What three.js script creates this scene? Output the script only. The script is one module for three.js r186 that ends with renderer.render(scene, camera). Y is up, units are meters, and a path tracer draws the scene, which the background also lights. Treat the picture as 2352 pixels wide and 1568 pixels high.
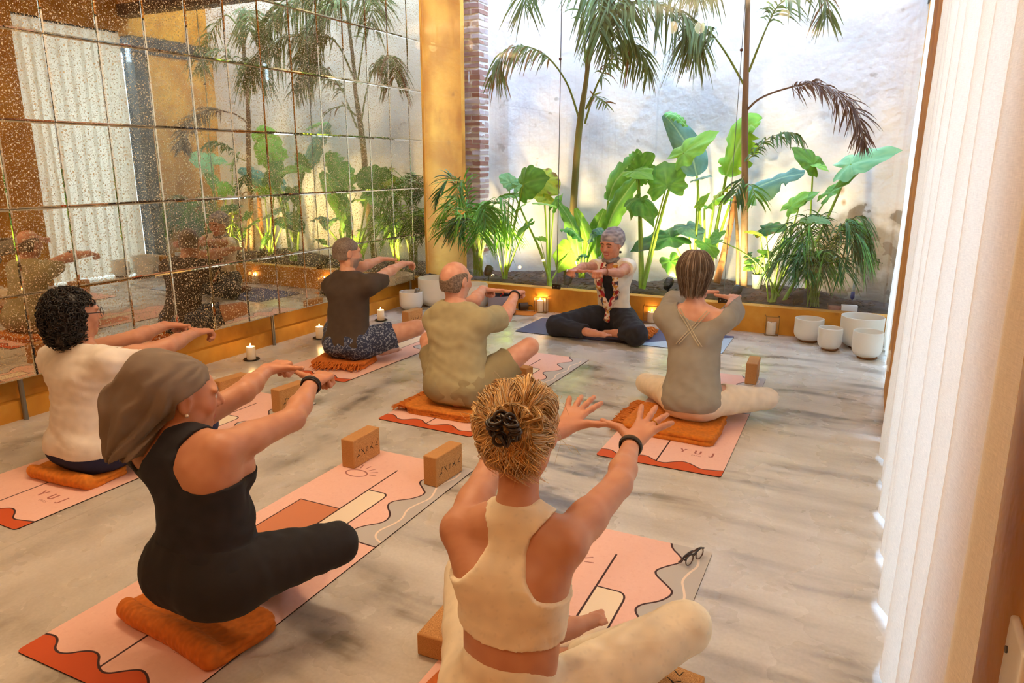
import * as THREE from 'three';
import { RoundedBoxGeometry } from 'three/addons/geometries/RoundedBoxGeometry.js';
import { mergeGeometries, mergeVertices } from 'three/addons/utils/BufferGeometryUtils.js';
import { ImprovedNoise } from 'three/addons/math/ImprovedNoise.js';
import { RectAreaLightUniformsLib } from 'three/addons/lights/RectAreaLightUniformsLib.js';

// ---------------------------------------------------------------- camera, sky, exposure
const scene = new THREE.Scene();
const camera = new THREE.PerspectiveCamera(50.54, 2352 / 1568, 0.05, 60);
camera.position.set(0, 1.488, 0);
camera.rotation.order = 'YXZ';
camera.rotation.set(-0.24320, 0.46038, 0.0022);
scene.background = new THREE.Color().setRGB(10.6, 17.8, 29.5);        // overcast daylight over the open garden court
const renderer = new THREE.WebGLRenderer({ antialias: true });
renderer.toneMapping = THREE.LinearToneMapping;
renderer.toneMappingExposure = 1.2;
renderer.shadowMap.enabled = true;
RectAreaLightUniformsLib.init();
const WARM = new THREE.Color().setRGB(1, 0.76, 0.5);
const UPLIGHT = new THREE.Color().setRGB(1, 0.76, 0.36);
const BULB_POWER = 2.2, UPLIGHT_POWER = 11, CANDLE_POWER = 0.12, BACK_LAMP_POWER = 3;

// ---------------------------------------------------------------- helpers
let seed = 7;
const rnd = () => { seed = (seed + 0x6d2b79f5) | 0; let t = Math.imul(seed ^ (seed >>> 15), 1 | seed); t = (t + Math.imul(t ^ (t >>> 7), 61 | t)) ^ t; return ((t ^ (t >>> 14)) >>> 0) / 4294967296; };
const rr = (a, b) => a + (b - a) * rnd();
const V = (x, y, z) => new THREE.Vector3(x, y, z);
const clamp = (x, a = 0, b = 1) => Math.min(b, Math.max(a, x));
const sstep = (a, b, x) => { const t = clamp((x - a) / (b - a)); return t * t * (3 - 2 * t); };
const lerp = (a, b, t) => a + (b - a) * t;
const perlin = new ImprovedNoise();
const noise = (x, y, z = 0) => perlin.noise(x + 100.3, y + 57.7, z + 31.1);
const fbm = (x, y, z = 0, o = 4) => { let s = 0, a = 0.5, f = 1; for (let i = 0; i < o; i++) { s += a * noise(x * f, y * f, z * f + i * 7.3); a *= 0.5; f *= 2.03; } return s; };
const used = {};
function numbered(name) { const n = used[name] = (used[name] ?? -1) + 1; return n ? name + '_' + String(n).padStart(3, '0') : name; }
function shade(o) { o.castShadow = true; o.receiveShadow = true; return o; }
function mesh(name, geometry, material, parent) { const m = shade(new THREE.Mesh(geometry, material)); m.name = name; if (parent) parent.add(m); return m; }
function tag(o, label, category, group, kind) { o.userData.label = label; if (category) o.userData.category = category; if (group) o.userData.group = group; if (kind) o.userData.kind = kind; return o; }
function thing(name, label, category, at = [0, 0, 0], turn = 0, group) {
  const o = new THREE.Group(); o.name = numbered(name); o.position.set(...at); o.rotation.y = turn; scene.add(o); return tag(o, label, category, group);
}
function single(name, geometry, material, label, category, at, turn = 0, group) {
  const m = mesh(numbered(name), geometry, material); if (at) m.position.set(...at); m.rotation.y = turn; scene.add(m); return tag(m, label, category, group);
}
function struct(name, geometry, material, label) { const m = mesh(name, geometry, material); scene.add(m); tag(m, label, null, null, 'structure'); return m; }
function structGroup(name, label) { const g = new THREE.Group(); g.name = name; scene.add(g); return tag(g, label, null, null, 'structure'); }
function boxUV(x0, x1, y0, y1, z0, z1) {                            // a box between corners with uv in metres
  const g = new THREE.BoxGeometry(x1 - x0, y1 - y0, z1 - z0); g.translate((x0 + x1) / 2, (y0 + y1) / 2, (z0 + z1) / 2);
  return metreUV(g);
}
function metreUV(g, s = 1) {
  const p = g.attributes.position, n = g.attributes.normal, uv = new Float32Array(p.count * 2);
  for (let i = 0; i < p.count; i++) {
    const ax = Math.abs(n.getX(i)), ay = Math.abs(n.getY(i)), az = Math.abs(n.getZ(i));
    if (ax >= ay && ax >= az) { uv[2 * i] = p.getZ(i) * s; uv[2 * i + 1] = p.getY(i) * s; }
    else if (ay >= az) { uv[2 * i] = p.getX(i) * s; uv[2 * i + 1] = p.getZ(i) * s; }
    else { uv[2 * i] = p.getX(i) * s; uv[2 * i + 1] = p.getY(i) * s; }
  }
  g.setAttribute('uv', new THREE.BufferAttribute(uv, 2)); return g;
}
function dataTex(w, h, fn, srgb = true) {
  const d = new Uint8Array(w * h * 4);
  for (let y = 0, i = 0; y < h; y++) for (let x = 0; x < w; x++, i += 4) { const c = fn(x / w, y / h); d[i] = clamp(c[0], 0, 255); d[i + 1] = clamp(c[1], 0, 255); d[i + 2] = clamp(c[2], 0, 255); d[i + 3] = 255; }
  const t = new THREE.DataTexture(d, w, h); t.wrapS = t.wrapT = THREE.RepeatWrapping; t.magFilter = THREE.LinearFilter; t.minFilter = THREE.LinearMipmapLinearFilter; if (srgb) t.colorSpace = THREE.SRGBColorSpace; t.needsUpdate = true; return t;
}
function scaled(t, sx, sy) { const c = t.clone(); c.repeat.set(sx, sy); c.needsUpdate = true; return c; }
// tiling fractal noise: blends the field with its shifted copies so that the texture repeats without a seam
function tileNoise(u, v, f, o, zz) {
  const a = fbm(u * f, v * f, zz, o), b = fbm((u - 1) * f, v * f, zz, o), c = fbm(u * f, (v - 1) * f, zz, o), d = fbm((u - 1) * f, (v - 1) * f, zz, o);
  return (a * (1 - u) + b * u) * (1 - v) + (c * (1 - u) + d * u) * v;
}
const mix3 = (a, b, t) => [a[0] + (b[0] - a[0]) * t, a[1] + (b[1] - a[1]) * t, a[2] + (b[2] - a[2]) * t];
const std = (color, roughness = 0.7, extra = {}) => new THREE.MeshStandardMaterial({ color, roughness, ...extra });
const phys = (color, roughness = 0.7, extra = {}) => new THREE.MeshPhysicalMaterial({ color, roughness, ...extra });

// swept tube through points with radii
function tube(points, radii, sides = 8, seg = 0, closeEnds = true) {
  const c = new THREE.CatmullRomCurve3(points.map((p) => (p.isVector3 ? p : V(...p))), false, 'centripetal');
  const n = seg || Math.max(2, (points.length - 1) * 5), pos = [], nor = [], uv = [], idx = [];
  const fr = c.computeFrenetFrames(n, false); let len = 0, prev = null;
  for (let i = 0; i <= n; i++) {
    const t = i / n, p = c.getPoint(t), f = t * (radii.length - 1), k = Math.min(radii.length - 2, Math.floor(f));
    const r = radii.length === 1 ? radii[0] : lerp(radii[k], radii[k + 1], f - k);
    if (prev) len += p.distanceTo(prev); prev = p;
    for (let j = 0; j <= sides; j++) {
      const a = j / sides * Math.PI * 2, d = fr.normals[i].clone().multiplyScalar(Math.cos(a)).addScaledVector(fr.binormals[i], Math.sin(a));
      pos.push(p.x + d.x * r, p.y + d.y * r, p.z + d.z * r); nor.push(d.x, d.y, d.z); uv.push(j / sides, len);
    }
  }
  for (let i = 0; i < n; i++) for (let j = 0; j < sides; j++) { const a = i * (sides + 1) + j, b = a + sides + 1; idx.push(a, a + 1, b, b, a + 1, b + 1); }
  if (closeEnds) for (const [row, flip] of [[0, true], [n, false]]) {
    const p = c.getPoint(row / n), tg = c.getTangent(row / n).multiplyScalar(flip ? -1 : 1), k = pos.length / 3, base = row * (sides + 1);
    pos.push(p.x, p.y, p.z); nor.push(tg.x, tg.y, tg.z); uv.push(0.5, 0);
    for (let j = 0; j < sides; j++) flip ? idx.push(k, base + j + 1, base + j) : idx.push(k, base + j, base + j + 1);
  }
  const g = new THREE.BufferGeometry(); g.setAttribute('position', new THREE.Float32BufferAttribute(pos, 3)); g.setAttribute('normal', new THREE.Float32BufferAttribute(nor, 3)); g.setAttribute('uv', new THREE.Float32BufferAttribute(uv, 2)); g.setIndex(idx); return g;
}
function lathe(profile, seg = 40) { return new THREE.LatheGeometry(profile.map(([r, y]) => new THREE.Vector2(r, y)), seg); }
function canvas(w, h, draw) {
  const c = document.createElement('canvas'); c.width = w; c.height = h; const x = c.getContext('2d'); draw(x, w, h);
  const t = new THREE.CanvasTexture(c); t.colorSpace = THREE.SRGBColorSpace; t.magFilter = THREE.LinearFilter; return t;
}
function paint(g, fn) {                                             // vertex colours, sRGB 0..255 in, linear out
  const p = g.attributes.position, n = g.attributes.normal, c = new Float32Array(p.count * 3), k = new THREE.Color();
  for (let i = 0; i < p.count; i++) { const [r, gg, b] = fn(p.getX(i), p.getY(i), p.getZ(i), n ? n.getX(i) : 0, n ? n.getY(i) : 0, n ? n.getZ(i) : 0, i); k.setRGB(r / 255, gg / 255, b / 255, THREE.SRGBColorSpace); c[3 * i] = k.r; c[3 * i + 1] = k.g; c[3 * i + 2] = k.b; }
  g.setAttribute('color', new THREE.BufferAttribute(c, 3)); return g;
}

// ---------------------------------------------------------------- the room
const ochreTex = dataTex(512, 512, (u, v) => {
  const a = tileNoise(u, v, 5, 4, 1), b = tileNoise(u, v, 14, 3, 9), s = tileNoise(u * 1, v, 3, 2, 4);
  let c = mix3([208, 144, 44], [176, 112, 24], sstep(-0.28, 0.3, a + 0.35 * b)); c = mix3(c, [224, 170, 76], 0.75 * sstep(0.05, 0.34, s + 0.4 * b)); c = mix3(c, [150, 96, 30], 0.5 * sstep(0.22, 0.4, b)); return c;
});
const ochreBump = dataTex(256, 256, (u, v) => { const a = 128 + 200 * tileNoise(u, v, 12, 4, 3); return [a, a, a]; }, false);
const M = {};
M.ochre = std(0xffffff, 0.72, { map: scaled(ochreTex, 0.7, 0.5), bumpMap: scaled(ochreBump, 1.2, 1.2), bumpScale: 0.006 });
const whiteTex = dataTex(1536, 1400, (u, v) => {                    // covers the whole garden wall once
  const x = -4.9 + 5.6 * u, y = -0.1 + 5.3 * v, a = fbm(x * 1.1, y * 1.1, 12, 5), b = fbm(x * 4.5, y * 4.5, 2, 4), st = fbm(x * 0.8, y * 0.6, 20, 3), f = noise(x * 60, y * 60, 4);
  let c = mix3([236, 236, 234], [212, 213, 213], sstep(-0.1, 0.35, a)); c = mix3(c, [204, 194, 170], 0.3 * sstep(0.12, 0.38, st + 0.3 * b)); c = mix3(c, [160, 156, 148], 0.5 * sstep(0.34, 0.44, b));
  const damp = sstep(0.0, 0.5, Math.exp(-(((x + 0.12) / 0.5) ** 4 + ((y - 0.5) / 0.55) ** 4)) + 0.9 * b - 0.35); c = mix3(c, [150, 138, 116], 0.75 * damp); if (damp > 0.4 && b > 0.12) c = mix3(c, [112, 98, 80], 0.5);
  for (const [sx, sy, r] of [[-0.33, 1.22, 0.05], [-0.3, 1.1, 0.035]]) { const d = Math.hypot((x - sx) * 1.4, y - sy) + 0.03 * b; if (d < r) c = mix3(c, [150, 108, 62], 0.6 * (1 - d / r)); }
  return [c[0] + 4 * f, c[1] + 4 * f, c[2] + 4 * f];
});
whiteTex.repeat.set(1 / 5.6, 1 / 5.3); whiteTex.offset.set(4.9 / 5.6, 0.1 / 5.3);
const plasterBump = dataTex(512, 512, (u, v) => { const a = 128 + 150 * tileNoise(u, v, 7, 5, 3) + 80 * tileNoise(u, v, 30, 3, 8); return [a, a, a]; }, false);
M.plaster = std(0xffffff, 0.9, { map: whiteTex, bumpMap: scaled(plasterBump, 0.5, 0.5), bumpScale: 0.014 });
M.ceiling = std(0xe4dac8, 0.85);
const woodTex = dataTex(256, 512, (u, v) => { const g = tileNoise(u * 1, v, 3, 3, 5), f = Math.sin((u * 14 + g * 6) * 6.28); return mix3([96, 58, 32], [64, 36, 20], 0.5 + 0.4 * f * 0.7 + g); });
M.wood = std(0xffffff, 0.6, { map: woodTex });
M.steel = std(0x8b8a86, 0.35, { metalness: 0.9 });
M.darkSteel = std(0x35383a, 0.5, { metalness: 0.6 });

// floor: trowelled and polished concrete
const FX0 = -4.6, FX1 = 0.6, FZ0 = -6.8, FZ1 = 2.6;
const floorTex = dataTex(1300, 2048, (u, v) => {
  const x = FX0 + u * (FX1 - FX0), z = FZ1 + v * (FZ0 - FZ1);
  const wx = x + 0.25 * fbm(x * 0.9, z * 0.9, 3, 2), wz = z + 0.22 * fbm(x * 0.9, z * 0.9, 8, 2);
  const side = sstep(-2.6, -0.9, x + 0.9 * fbm(x * 0.5, z * 0.5, 2, 2));
  const sa = fbm(wx * 1.5, wz * 6.5, 1, 5), sb = fbm(wx * 3.4, wz * 1.7, 5, 5), st = lerp(sb, sa, side), big = fbm(x * 0.55, z * 0.55, 15, 3), fine = fbm(x * 13, z * 13, 2, 3), grain = noise(x * 90, z * 90, 2) + 0.6 * noise(x * 190, z * 190, 4);
  let c = mix3([200, 190, 177], [182, 172, 158], 0.5 + 0.5 * Math.tanh(2 * big + 0.5 * fine));
  c = mix3(c, [224, 217, 206], 0.5 * sstep(-0.1, 0.35, -st));
  const m = sstep(-0.22, 0.18, big + 0.25 * fbm(x * 1.6, z * 1.6, 30, 2));
  c = mix3(c, [122, 112, 100], 0.9 * sstep(-0.02, 0.34, st + 0.08 * fine) * (0.3 + 0.7 * m));
  c = mix3(c, [88, 80, 72], 0.75 * sstep(0.12, 0.42, st + 0.12 * fine) * m);
  const joint = Math.min(Math.abs(x + 2.95 + 0.008 * Math.sin(z * 2)), Math.abs(z + 4.75));
  if (joint < 0.005) c = mix3(c, [160, 150, 136], 0.3);
  const g = 7 * grain + 6 * fine; return [c[0] + g, c[1] + g, c[2] + g];
});
const floorRough = dataTex(512, 512, (u, v) => { const a = 72 + 60 * tileNoise(u, v, 8, 4, 2); return [a, a, a]; }, false);
{
  const g = new THREE.BoxGeometry(FX1 - FX0, 0.12, FZ1 - FZ0); g.translate((FX0 + FX1) / 2, -0.06, (FZ0 + FZ1) / 2);
  const p = g.attributes.position, uv = g.attributes.uv; for (let i = 0; i < p.count; i++) uv.setXY(i, (p.getX(i) - FX0) / (FX1 - FX0), (p.getZ(i) - FZ1) / (FZ0 - FZ1));
  struct('floor', g, std(0xffffff, 1, { map: floorTex, roughnessMap: scaled(floorRough, 3, 5) }), 'polished grey concrete floor with dark trowel streaks');
}
struct('ceiling', boxUV(-4.75, 0.75, 3.66, 3.8, -6.86, 2.6), M.ceiling, 'plain warm plaster ceiling of the studio');
// left wall: recessed ochre wall with a plinth under the mirrors
struct('wall_left', mergeGeometries([boxUV(-4.75, -4.46, 0, 3.66, -6.8, 2.6), boxUV(-4.46, -4.405, 0, 0.115, -6.67, 2.45)]), M.ochre, 'ochre plaster wall with a low plinth behind the mirrors');
struct('wall_back', boxUV(-4.75, 0.75, 0, 3.66, 2.45, 2.6), M.ochre, 'ochre plaster wall behind the photographer');
// right wall: piers, openings with curtains, wall above
struct('wall_right', mergeGeometries([
  boxUV(0.18, 0.5, 0, 3.66, -5.33, -4.3), boxUV(0.238, 0.5, 0, 3.66, -1.44, 2.45), boxUV(0.2, 0.5, 3.08, 3.66, -4.3, -1.44), boxUV(0.2, 0.238, 3.08, 3.66, -1.44, 2.45), boxUV(0.2, 0.5, 3.08, 3.66, -6.8, -5.33)]), M.ochre, 'ochre plaster wall with two tall curtained openings');
struct('wall_kerb', boxUV(-4.46, 0.5, 0, 0.24, -6.8, -6.67), M.ochre, 'low ochre kerb under the garden glass');
struct('trim_1', boxUV(-4.46, 0.5, 3.28, 3.42, -6.84, -6.66), M.wood, 'dark wooden header beam above the garden glass');
struct('wall_header', boxUV(-4.46, 0.5, 3.42, 3.66, -6.82, -6.68), M.ochre, 'ochre wall strip above the header beam');
// glass screen: three panes with butt joints and small clamps
M.glass = phys(0xffffff, 0.0, { transmission: 1, thickness: 0, ior: 1.5 });
M.glassEdge = phys(0x4d6a5c, 0.15, { transmission: 0.4, thickness: 0 });
[[-4.355, -2.822, 'left'], [-2.818, -1.167, 'middle'], [-1.163, 0.2, 'right']].forEach(([a, b, which], i) => {
  const g = structGroup('window_' + (i + 1), which + ' pane of the floor to ceiling garden glass');
  mesh('pane', boxUV(a, b, 0.24, 3.28, -6.712, -6.702), M.glass, g);
  if (i < 2) mesh('joint', boxUV(b, b + 0.004, 0.24, 3.28, -6.712, -6.702), std(0x7c837e, 0.5), g);
  if (i < 2) { const k = mesh('stop_button', new THREE.SphereGeometry(0.014, 14, 10), std(0x5a2f1c, 0.5), g); k.position.set(b + 0.002, i ? 2.41 : 2.43, -6.695); }
  for (const x of i === 0 ? [-4.3, -2.82] : i === 1 ? [-1.165] : []) {
    const c = mesh('clamp', new RoundedBoxGeometry(0.085, 0.05, 0.03, 2, 0.004), std(0x3d2e22, 0.45, { metalness: 0.6 }), g); c.position.set(x, 0.265, -6.7);
    for (const s of [-1, 1]) { const k = mesh('screw', new THREE.CylinderGeometry(0.006, 0.006, 0.006, 10).rotateX(Math.PI / 2), M.steel, c); k.position.set(s * 0.022, 0, 0.016); }
  }
});

// ---------------------------------------------------------------- antique mirror tiles
const mirrorTex = {}, FL = 1024;
{
  const field = new Float32Array(FL * FL);
  for (let y = 0; y < FL; y++) for (let x = 0; x < FL; x++) {
    const u = x / FL, v = y / FL, w = tileNoise(u, v, 7, 2, 40) * 0.3, rag = 0.25 * noise(x * 0.22, y * 0.22, 3);
    const big = noise(x * 0.052, y * 0.052, 6) + rag, small = noise(x * 0.11, y * 0.11, 26) + 0.6 * rag, dots = noise(x * 0.3, y * 0.3, 16);
    field[y * FL + x] = Math.max(0.8 * sstep(0.34 - w, 0.46 - w, big), 0.8 * sstep(0.34 - w, 0.48 - w, small), 0.65 * sstep(0.34 - w, 0.54, dots));
  }
  const at = (u, v) => field[Math.min(FL - 1, Math.floor(v * FL)) * FL + Math.min(FL - 1, Math.floor(u * FL))];
  mirrorTex.map = dataTex(FL, FL, (u, v) => mix3([208, 196, 172], [212, 186, 142], at(u, v)));
  mirrorTex.orm = dataTex(FL, FL, (u, v) => { const f = at(u, v); return [0, lerp(0, 130, f), lerp(255, 90, f)]; }, false);
}
M.mirror = new THREE.MeshStandardMaterial({ map: mirrorTex.map, roughnessMap: mirrorTex.orm, metalnessMap: mirrorTex.orm, roughness: 1, metalness: 1 });
M.mirrorBevel = std(0xd8d4c6, 0.06, { metalness: 1 });
function mirrorTile(w, h, variant) {                               // bevelled plate; front towards +x, lies in the z-y plane
  const t = 0.012, b = 0.009, e = 0.0035, pos = [], uv = [], idx = [], X0 = 0, X1 = t, XB = t - e;
  const quad = (...c) => { const k = pos.length / 3; for (const [x, y, z] of c) { pos.push(x, y, z); uv.push(z / 0.62 + variant * 0.37, y / 0.62 + variant * 0.61); } idx.push(k, k + 1, k + 2, k, k + 2, k + 3); };
  const W = w / 2, H = h / 2, I = W - b, J = H - b;
  quad([X1, -J, I], [X1, -J, -I], [X1, J, -I], [X1, J, I]);
  quad([XB, -H, W], [XB, -H, -W], [X1, -J, -I], [X1, -J, I]); quad([X1, J, I], [X1, J, -I], [XB, H, -W], [XB, H, W]);
  quad([XB, -H, W], [X1, -J, I], [X1, J, I], [XB, H, W]); quad([X1, -J, -I], [XB, -H, -W], [XB, H, -W], [X1, J, -I]);
  quad([X0, -H, W], [X0, -H, -W], [XB, -H, -W], [XB, -H, W]); quad([XB, H, W], [XB, H, -W], [X0, H, -W], [X0, H, W]);
  quad([X0, -H, W], [XB, -H, W], [XB, H, W], [X0, H, W]); quad([XB, -H, -W], [X0, -H, -W], [X0, H, -W], [XB, H, -W]);
  const g = new THREE.BufferGeometry(); g.setAttribute('position', new THREE.Float32BufferAttribute(pos, 3)); g.setAttribute('uv', new THREE.Float32BufferAttribute(uv, 2)); g.setIndex(idx); g.computeVertexNormals(); return g;
}
{
  const wall = thing('mirror_wall', 'wall of antique speckled gold mirror tiles on steel legs', 'mirror', [-4.38, 0, 0]);
  mesh('backing_board', boxUV(-0.05, 0.008, 0.262, 3.62, -6.66, 2.4), std(0x4a3a26, 0.8), wall);
  const variants = [], pitch = 0.332, rowH = 0.486;
  for (let i = 0; i < 8; i++) { const g = mirrorTile(pitch - 0.003, rowH - 0.003, i), o = mirrorTile(0.24, rowH - 0.003, i); variants.push([g, o]); }
  for (let c = -15; c <= 11; c++) for (let r = 0; r < 7; r++) {
    const last = c === 11, z = last ? -2.77 - pitch * 11 - 0.1225 : -2.77 - pitch * (c + 0.5);
    const t = mesh('mirror_tile', variants[Math.floor(rnd() * 8)][last ? 1 : 0], M.mirror, wall);
    t.position.set(0.0085, 0.25 + rowH * (r + 0.5), z); t.rotation.set(0, rr(-0.0028, 0.0028), rr(-0.0028, 0.0028));
  }
  for (const z of [-6.38, -4.364, -2.35, -0.33, 1.7]) { const l = mesh('leg', new THREE.CylinderGeometry(0.014, 0.014, 0.262, 14), M.steel, wall); l.position.set(0, 0.131, z); }
}

// ---------------------------------------------------------------- curtains
const linenTex = dataTex(512, 512, (u, v) => { const t = 10 * Math.sin(u * 512 * 1.1) * noise(u * 30, v * 200, 3) + 12 * noise(u * 220, v * 14, 2) + 12 * noise(u * 14, v * 220, 7); return [234 + t, 222 + t, 203 + t]; });
M.linen = phys(0xffffff, 1, { map: scaled(linenTex, 3, 3), transmission: 0.36, thickness: 0, side: THREE.DoubleSide });
function curtainGeometry(z0, z1, folds, x0, amp, top, bottom, ph) {
  const nz = folds * 14, ny = 26, pos = [], uv = [], idx = []; let run = 0, px = 0, pz = 0;
  for (let j = 0; j <= ny; j++) for (let i = 0; i <= nz; i++) {
    const s = i / nz, h = j / ny, y = lerp(bottom, top, h), a = amp * (0.55 + 0.45 * (1 - h)) * (0.75 + 0.5 * noise(s * folds * 0.7, 3, ph));
    const f = s * folds * Math.PI * 2 + 1.6 * noise(s * folds * 0.5, h * 0.6, ph), z = lerp(z0, z1, s) + 0.35 * a * Math.sin(2 * f) + 0.02 * noise(s * 9, h * 2, ph + 4);
    const x = x0 + a * Math.sin(f) + 0.012 * noise(s * 20, h * 3, ph + 9);
    pos.push(x, y, z); uv.push(s * Math.abs(z1 - z0) * 1.6, y);
  }
  for (let j = 0; j < ny; j++) for (let i = 0; i < nz; i++) { const a = j * (nz + 1) + i, b = a + nz + 1; idx.push(a, b, a + 1, b, b + 1, a + 1); }
  const g = new THREE.BufferGeometry(); g.setAttribute('position', new THREE.Float32BufferAttribute(pos, 3)); g.setAttribute('uv', new THREE.Float32BufferAttribute(uv, 2)); g.setIndex(idx); g.computeVertexNormals(); return g;
}
function curtain(label, z0, z1, folds, ph, x0, amp) {
  const t = thing('linen_curtain', label, 'curtain', [0, 0, 0], 0, 'linen curtains of the right wall');
  mesh('cloth', curtainGeometry(z0, z1, folds, x0, amp, 2.95, 0.022, ph), M.linen, t);
  mesh('heading_tape', curtainGeometry(z0, z1, folds, x0 - 0.006, amp * 0.6, 3.07, 2.94, ph), M.linen, t);
  const rod = mesh('rail', new THREE.CylinderGeometry(0.012, 0.012, Math.abs(z1 - z0), 10).rotateX(Math.PI / 2), M.darkSteel, t); rod.position.set(x0, 3.085, (z0 + z1) / 2);
}
curtain('tall linen curtain at the garden end, past the ochre pier', -6.64, -5.34, 9, 2.3, 0.205, 0.028);
curtain('near tall linen curtain filling the right edge of the photo', -4.22, -1.02, 9, 7.1, 0.188, 0.04);
// terrace outside the openings
struct('floor_terrace', boxUV(0.6, 6, -0.14, -0.02, -9, 3), std(0xb9b2a6, 0.9), 'pale terrace paving outside the curtained openings');
struct('wall_terrace', boxUV(2.6, 2.8, -0.02, 3.1, -9, 3), std(0xcfc6b6, 0.9), 'pale wall across the terrace');
struct('ceiling_terrace', boxUV(0.5, 2.22, 3.3, 3.4, -9, 3), std(0xcfc0a6, 0.9), 'roof over the terrace outside the curtains');
{
  const t = thing('wall_socket', 'small white wall socket low on the ochre pier', 'socket', [0.18, 0.3, -4.9]);
  mesh('plate', new RoundedBoxGeometry(0.014, 0.12, 0.075, 2, 0.004), std(0xf0ede6, 0.4), t).position.set(-0.006, 0, 0);
  mesh('rocker', new RoundedBoxGeometry(0.01, 0.05, 0.04, 2, 0.003), std(0xe2dfd8, 0.4), t).position.set(-0.014, 0, 0);
}

// ---------------------------------------------------------------- string of warm bulbs near the ceiling
{
  const spots = [[-2.95, 3.4, -2.2], [-2.5, 3.33, -2.45], [-1.76, 3.36, -2.35], [-1.4, 3.42, -2.3], [-1.5, 3.42, 0.9]];
  const M_bulb = new THREE.MeshStandardMaterial({ color: 0xffe2b0, emissive: WARM, emissiveIntensity: 4, roughness: 0.4 });
  spots.forEach(([x, y, z], i) => {
    const t = thing('bulb_pendant', ['warm ceiling bulb nearest the mirror wall, mirrored in the glass', 'warm ceiling bulb second from the mirror wall, over the middle mats', 'warm ceiling bulb over the middle of the room', 'warm ceiling bulb over the right hand mat', 'warm ceiling bulb behind the photographer'][i], 'lamp', [x, y, z], 0, 'warm bulbs under the ceiling');
    mesh('cord', new THREE.CylinderGeometry(0.004, 0.004, 3.66 - y - 0.06, 6).translate(0, (3.66 - y + 0.06) / 2, 0), std(0x2a221c, 0.8), t);
    mesh('socket', new THREE.CylinderGeometry(0.018, 0.02, 0.06, 14).translate(0, 0.1, 0), std(0x3a2c1c, 0.5, { metalness: 0.5 }), t);
    mesh('bulb', new THREE.SphereGeometry(0.07, 22, 16).scale(1, 1.2, 1), M_bulb, t);
    const l = new THREE.PointLight(WARM, z > 0 ? BULB_POWER * 1.6 : BULB_POWER); l.castShadow = true; l.shadow.radius = 2; l.name = 'bulb_light'; t.add(l); l.position.set(0, 0, 0);
  });
}

// ---------------------------------------------------------------- the garden court behind the glass
struct('wall_garden', boxUV(-4.9, 0.7, -0.1, 5.2, -8.35, -8.1), M.plaster, 'white lime plaster wall at the back of the garden court');
struct('wall_garden_right', mergeGeometries([boxUV(0.23, 0.5, 0, 2.9, -8.1, -7.04), boxUV(0.23, 0.5, 3.08, 5.2, -8.1, -6.82)]), M.ochre, 'ochre side wall of the garden court');
struct('trim_2', boxUV(0.215, 0.5, 2.9, 3.08, -8.1, -6.82), M.darkSteel, 'dark steel lintel at the right side of the garden');
struct('trim_3', boxUV(0.24, 0.45, 0, 2.9, -7.04, -6.84), M.darkSteel, 'dark steel post at the garden corner');
struct('wall_above_glass', boxUV(-4.9, 0.7, 3.66, 5.2, -6.86, -6.66), M.ochre, 'ochre wall above the studio roof edge');
struct('wall_pier', boxUV(-4.95, -4.385, 0, 5.2, -7.6, -7.52), M.ochre, 'yellow ochre pier at the left end of the garden');
struct('wall_garden_left', boxUV(-5.1, -4.9, 0, 5.2, -8.35, -6.66), M.ochre, 'ochre side wall behind the mirror end');

// brick pillar: whitewashed bricks with pale mortar
{
  const g = structGroup('wall_brick_pillar', 'old brick pillar with whitewashed joints between ochre pier and white wall');
  mesh('mortar', boxUV(-4.78, -4.336, 0, 5.2, -8.1, -7.86), std(0xd9d2c8, 0.95, { bumpMap: scaled(plasterBump, 2, 2), bumpScale: 0.02 }), g);
  const tones = [0xc8998a, 0xd6b8ac, 0xbd8873, 0xdcc6be, 0xc4907c].map((c) => std(c, 0.92, { bumpMap: scaled(plasterBump, 3, 3), bumpScale: 0.015 }));
  const shapes = [0.2, 0.13, 0.235, 0.1].map((l) => { const a = []; for (let k = 0; k < 3; k++) { const b = new THREE.BoxGeometry(1, 1, 1, 2, 1, 1), p = b.attributes.position; const jig = {}; for (let i = 0; i < p.count; i++) { const key = [p.getX(i), p.getY(i), p.getZ(i)].join(); jig[key] ??= [rr(-0.04, 0.04), rr(-0.1, 0.1), rr(-0.03, 0.03)]; p.setXYZ(i, p.getX(i) + jig[key][0], p.getY(i) + jig[key][1], p.getZ(i) + jig[key][2]); } b.computeVertexNormals(); a.push(metreUV(b)); } return a; });
  let k = 0;
  for (let y = 0.42; y < 3.9; y += 0.0655, k++) {
    const put = (w, d, x, z) => { const b = mesh('brick', shapes[k % 4][Math.floor(rnd() * 3)], tones[Math.floor(rnd() * 5)], g); b.scale.set(w, 0.043 + rr(-0.006, 0.006), d); b.position.set(x, y + rr(-0.006, 0.006), z); };
    if (k % 2) { put(0.2, 0.12, -4.43 + rr(-0.006, 0.006), -7.915); put(0.13, 0.1, -4.615, -7.91); put(0.1, 0.1, -4.383, -8.04); }
    else { put(0.1, 0.22, -4.38 + rr(-0.004, 0.004), -7.965); put(0.2, 0.1, -4.55 + rr(-0.01, 0.01), -7.905); }
  }
}

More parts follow.
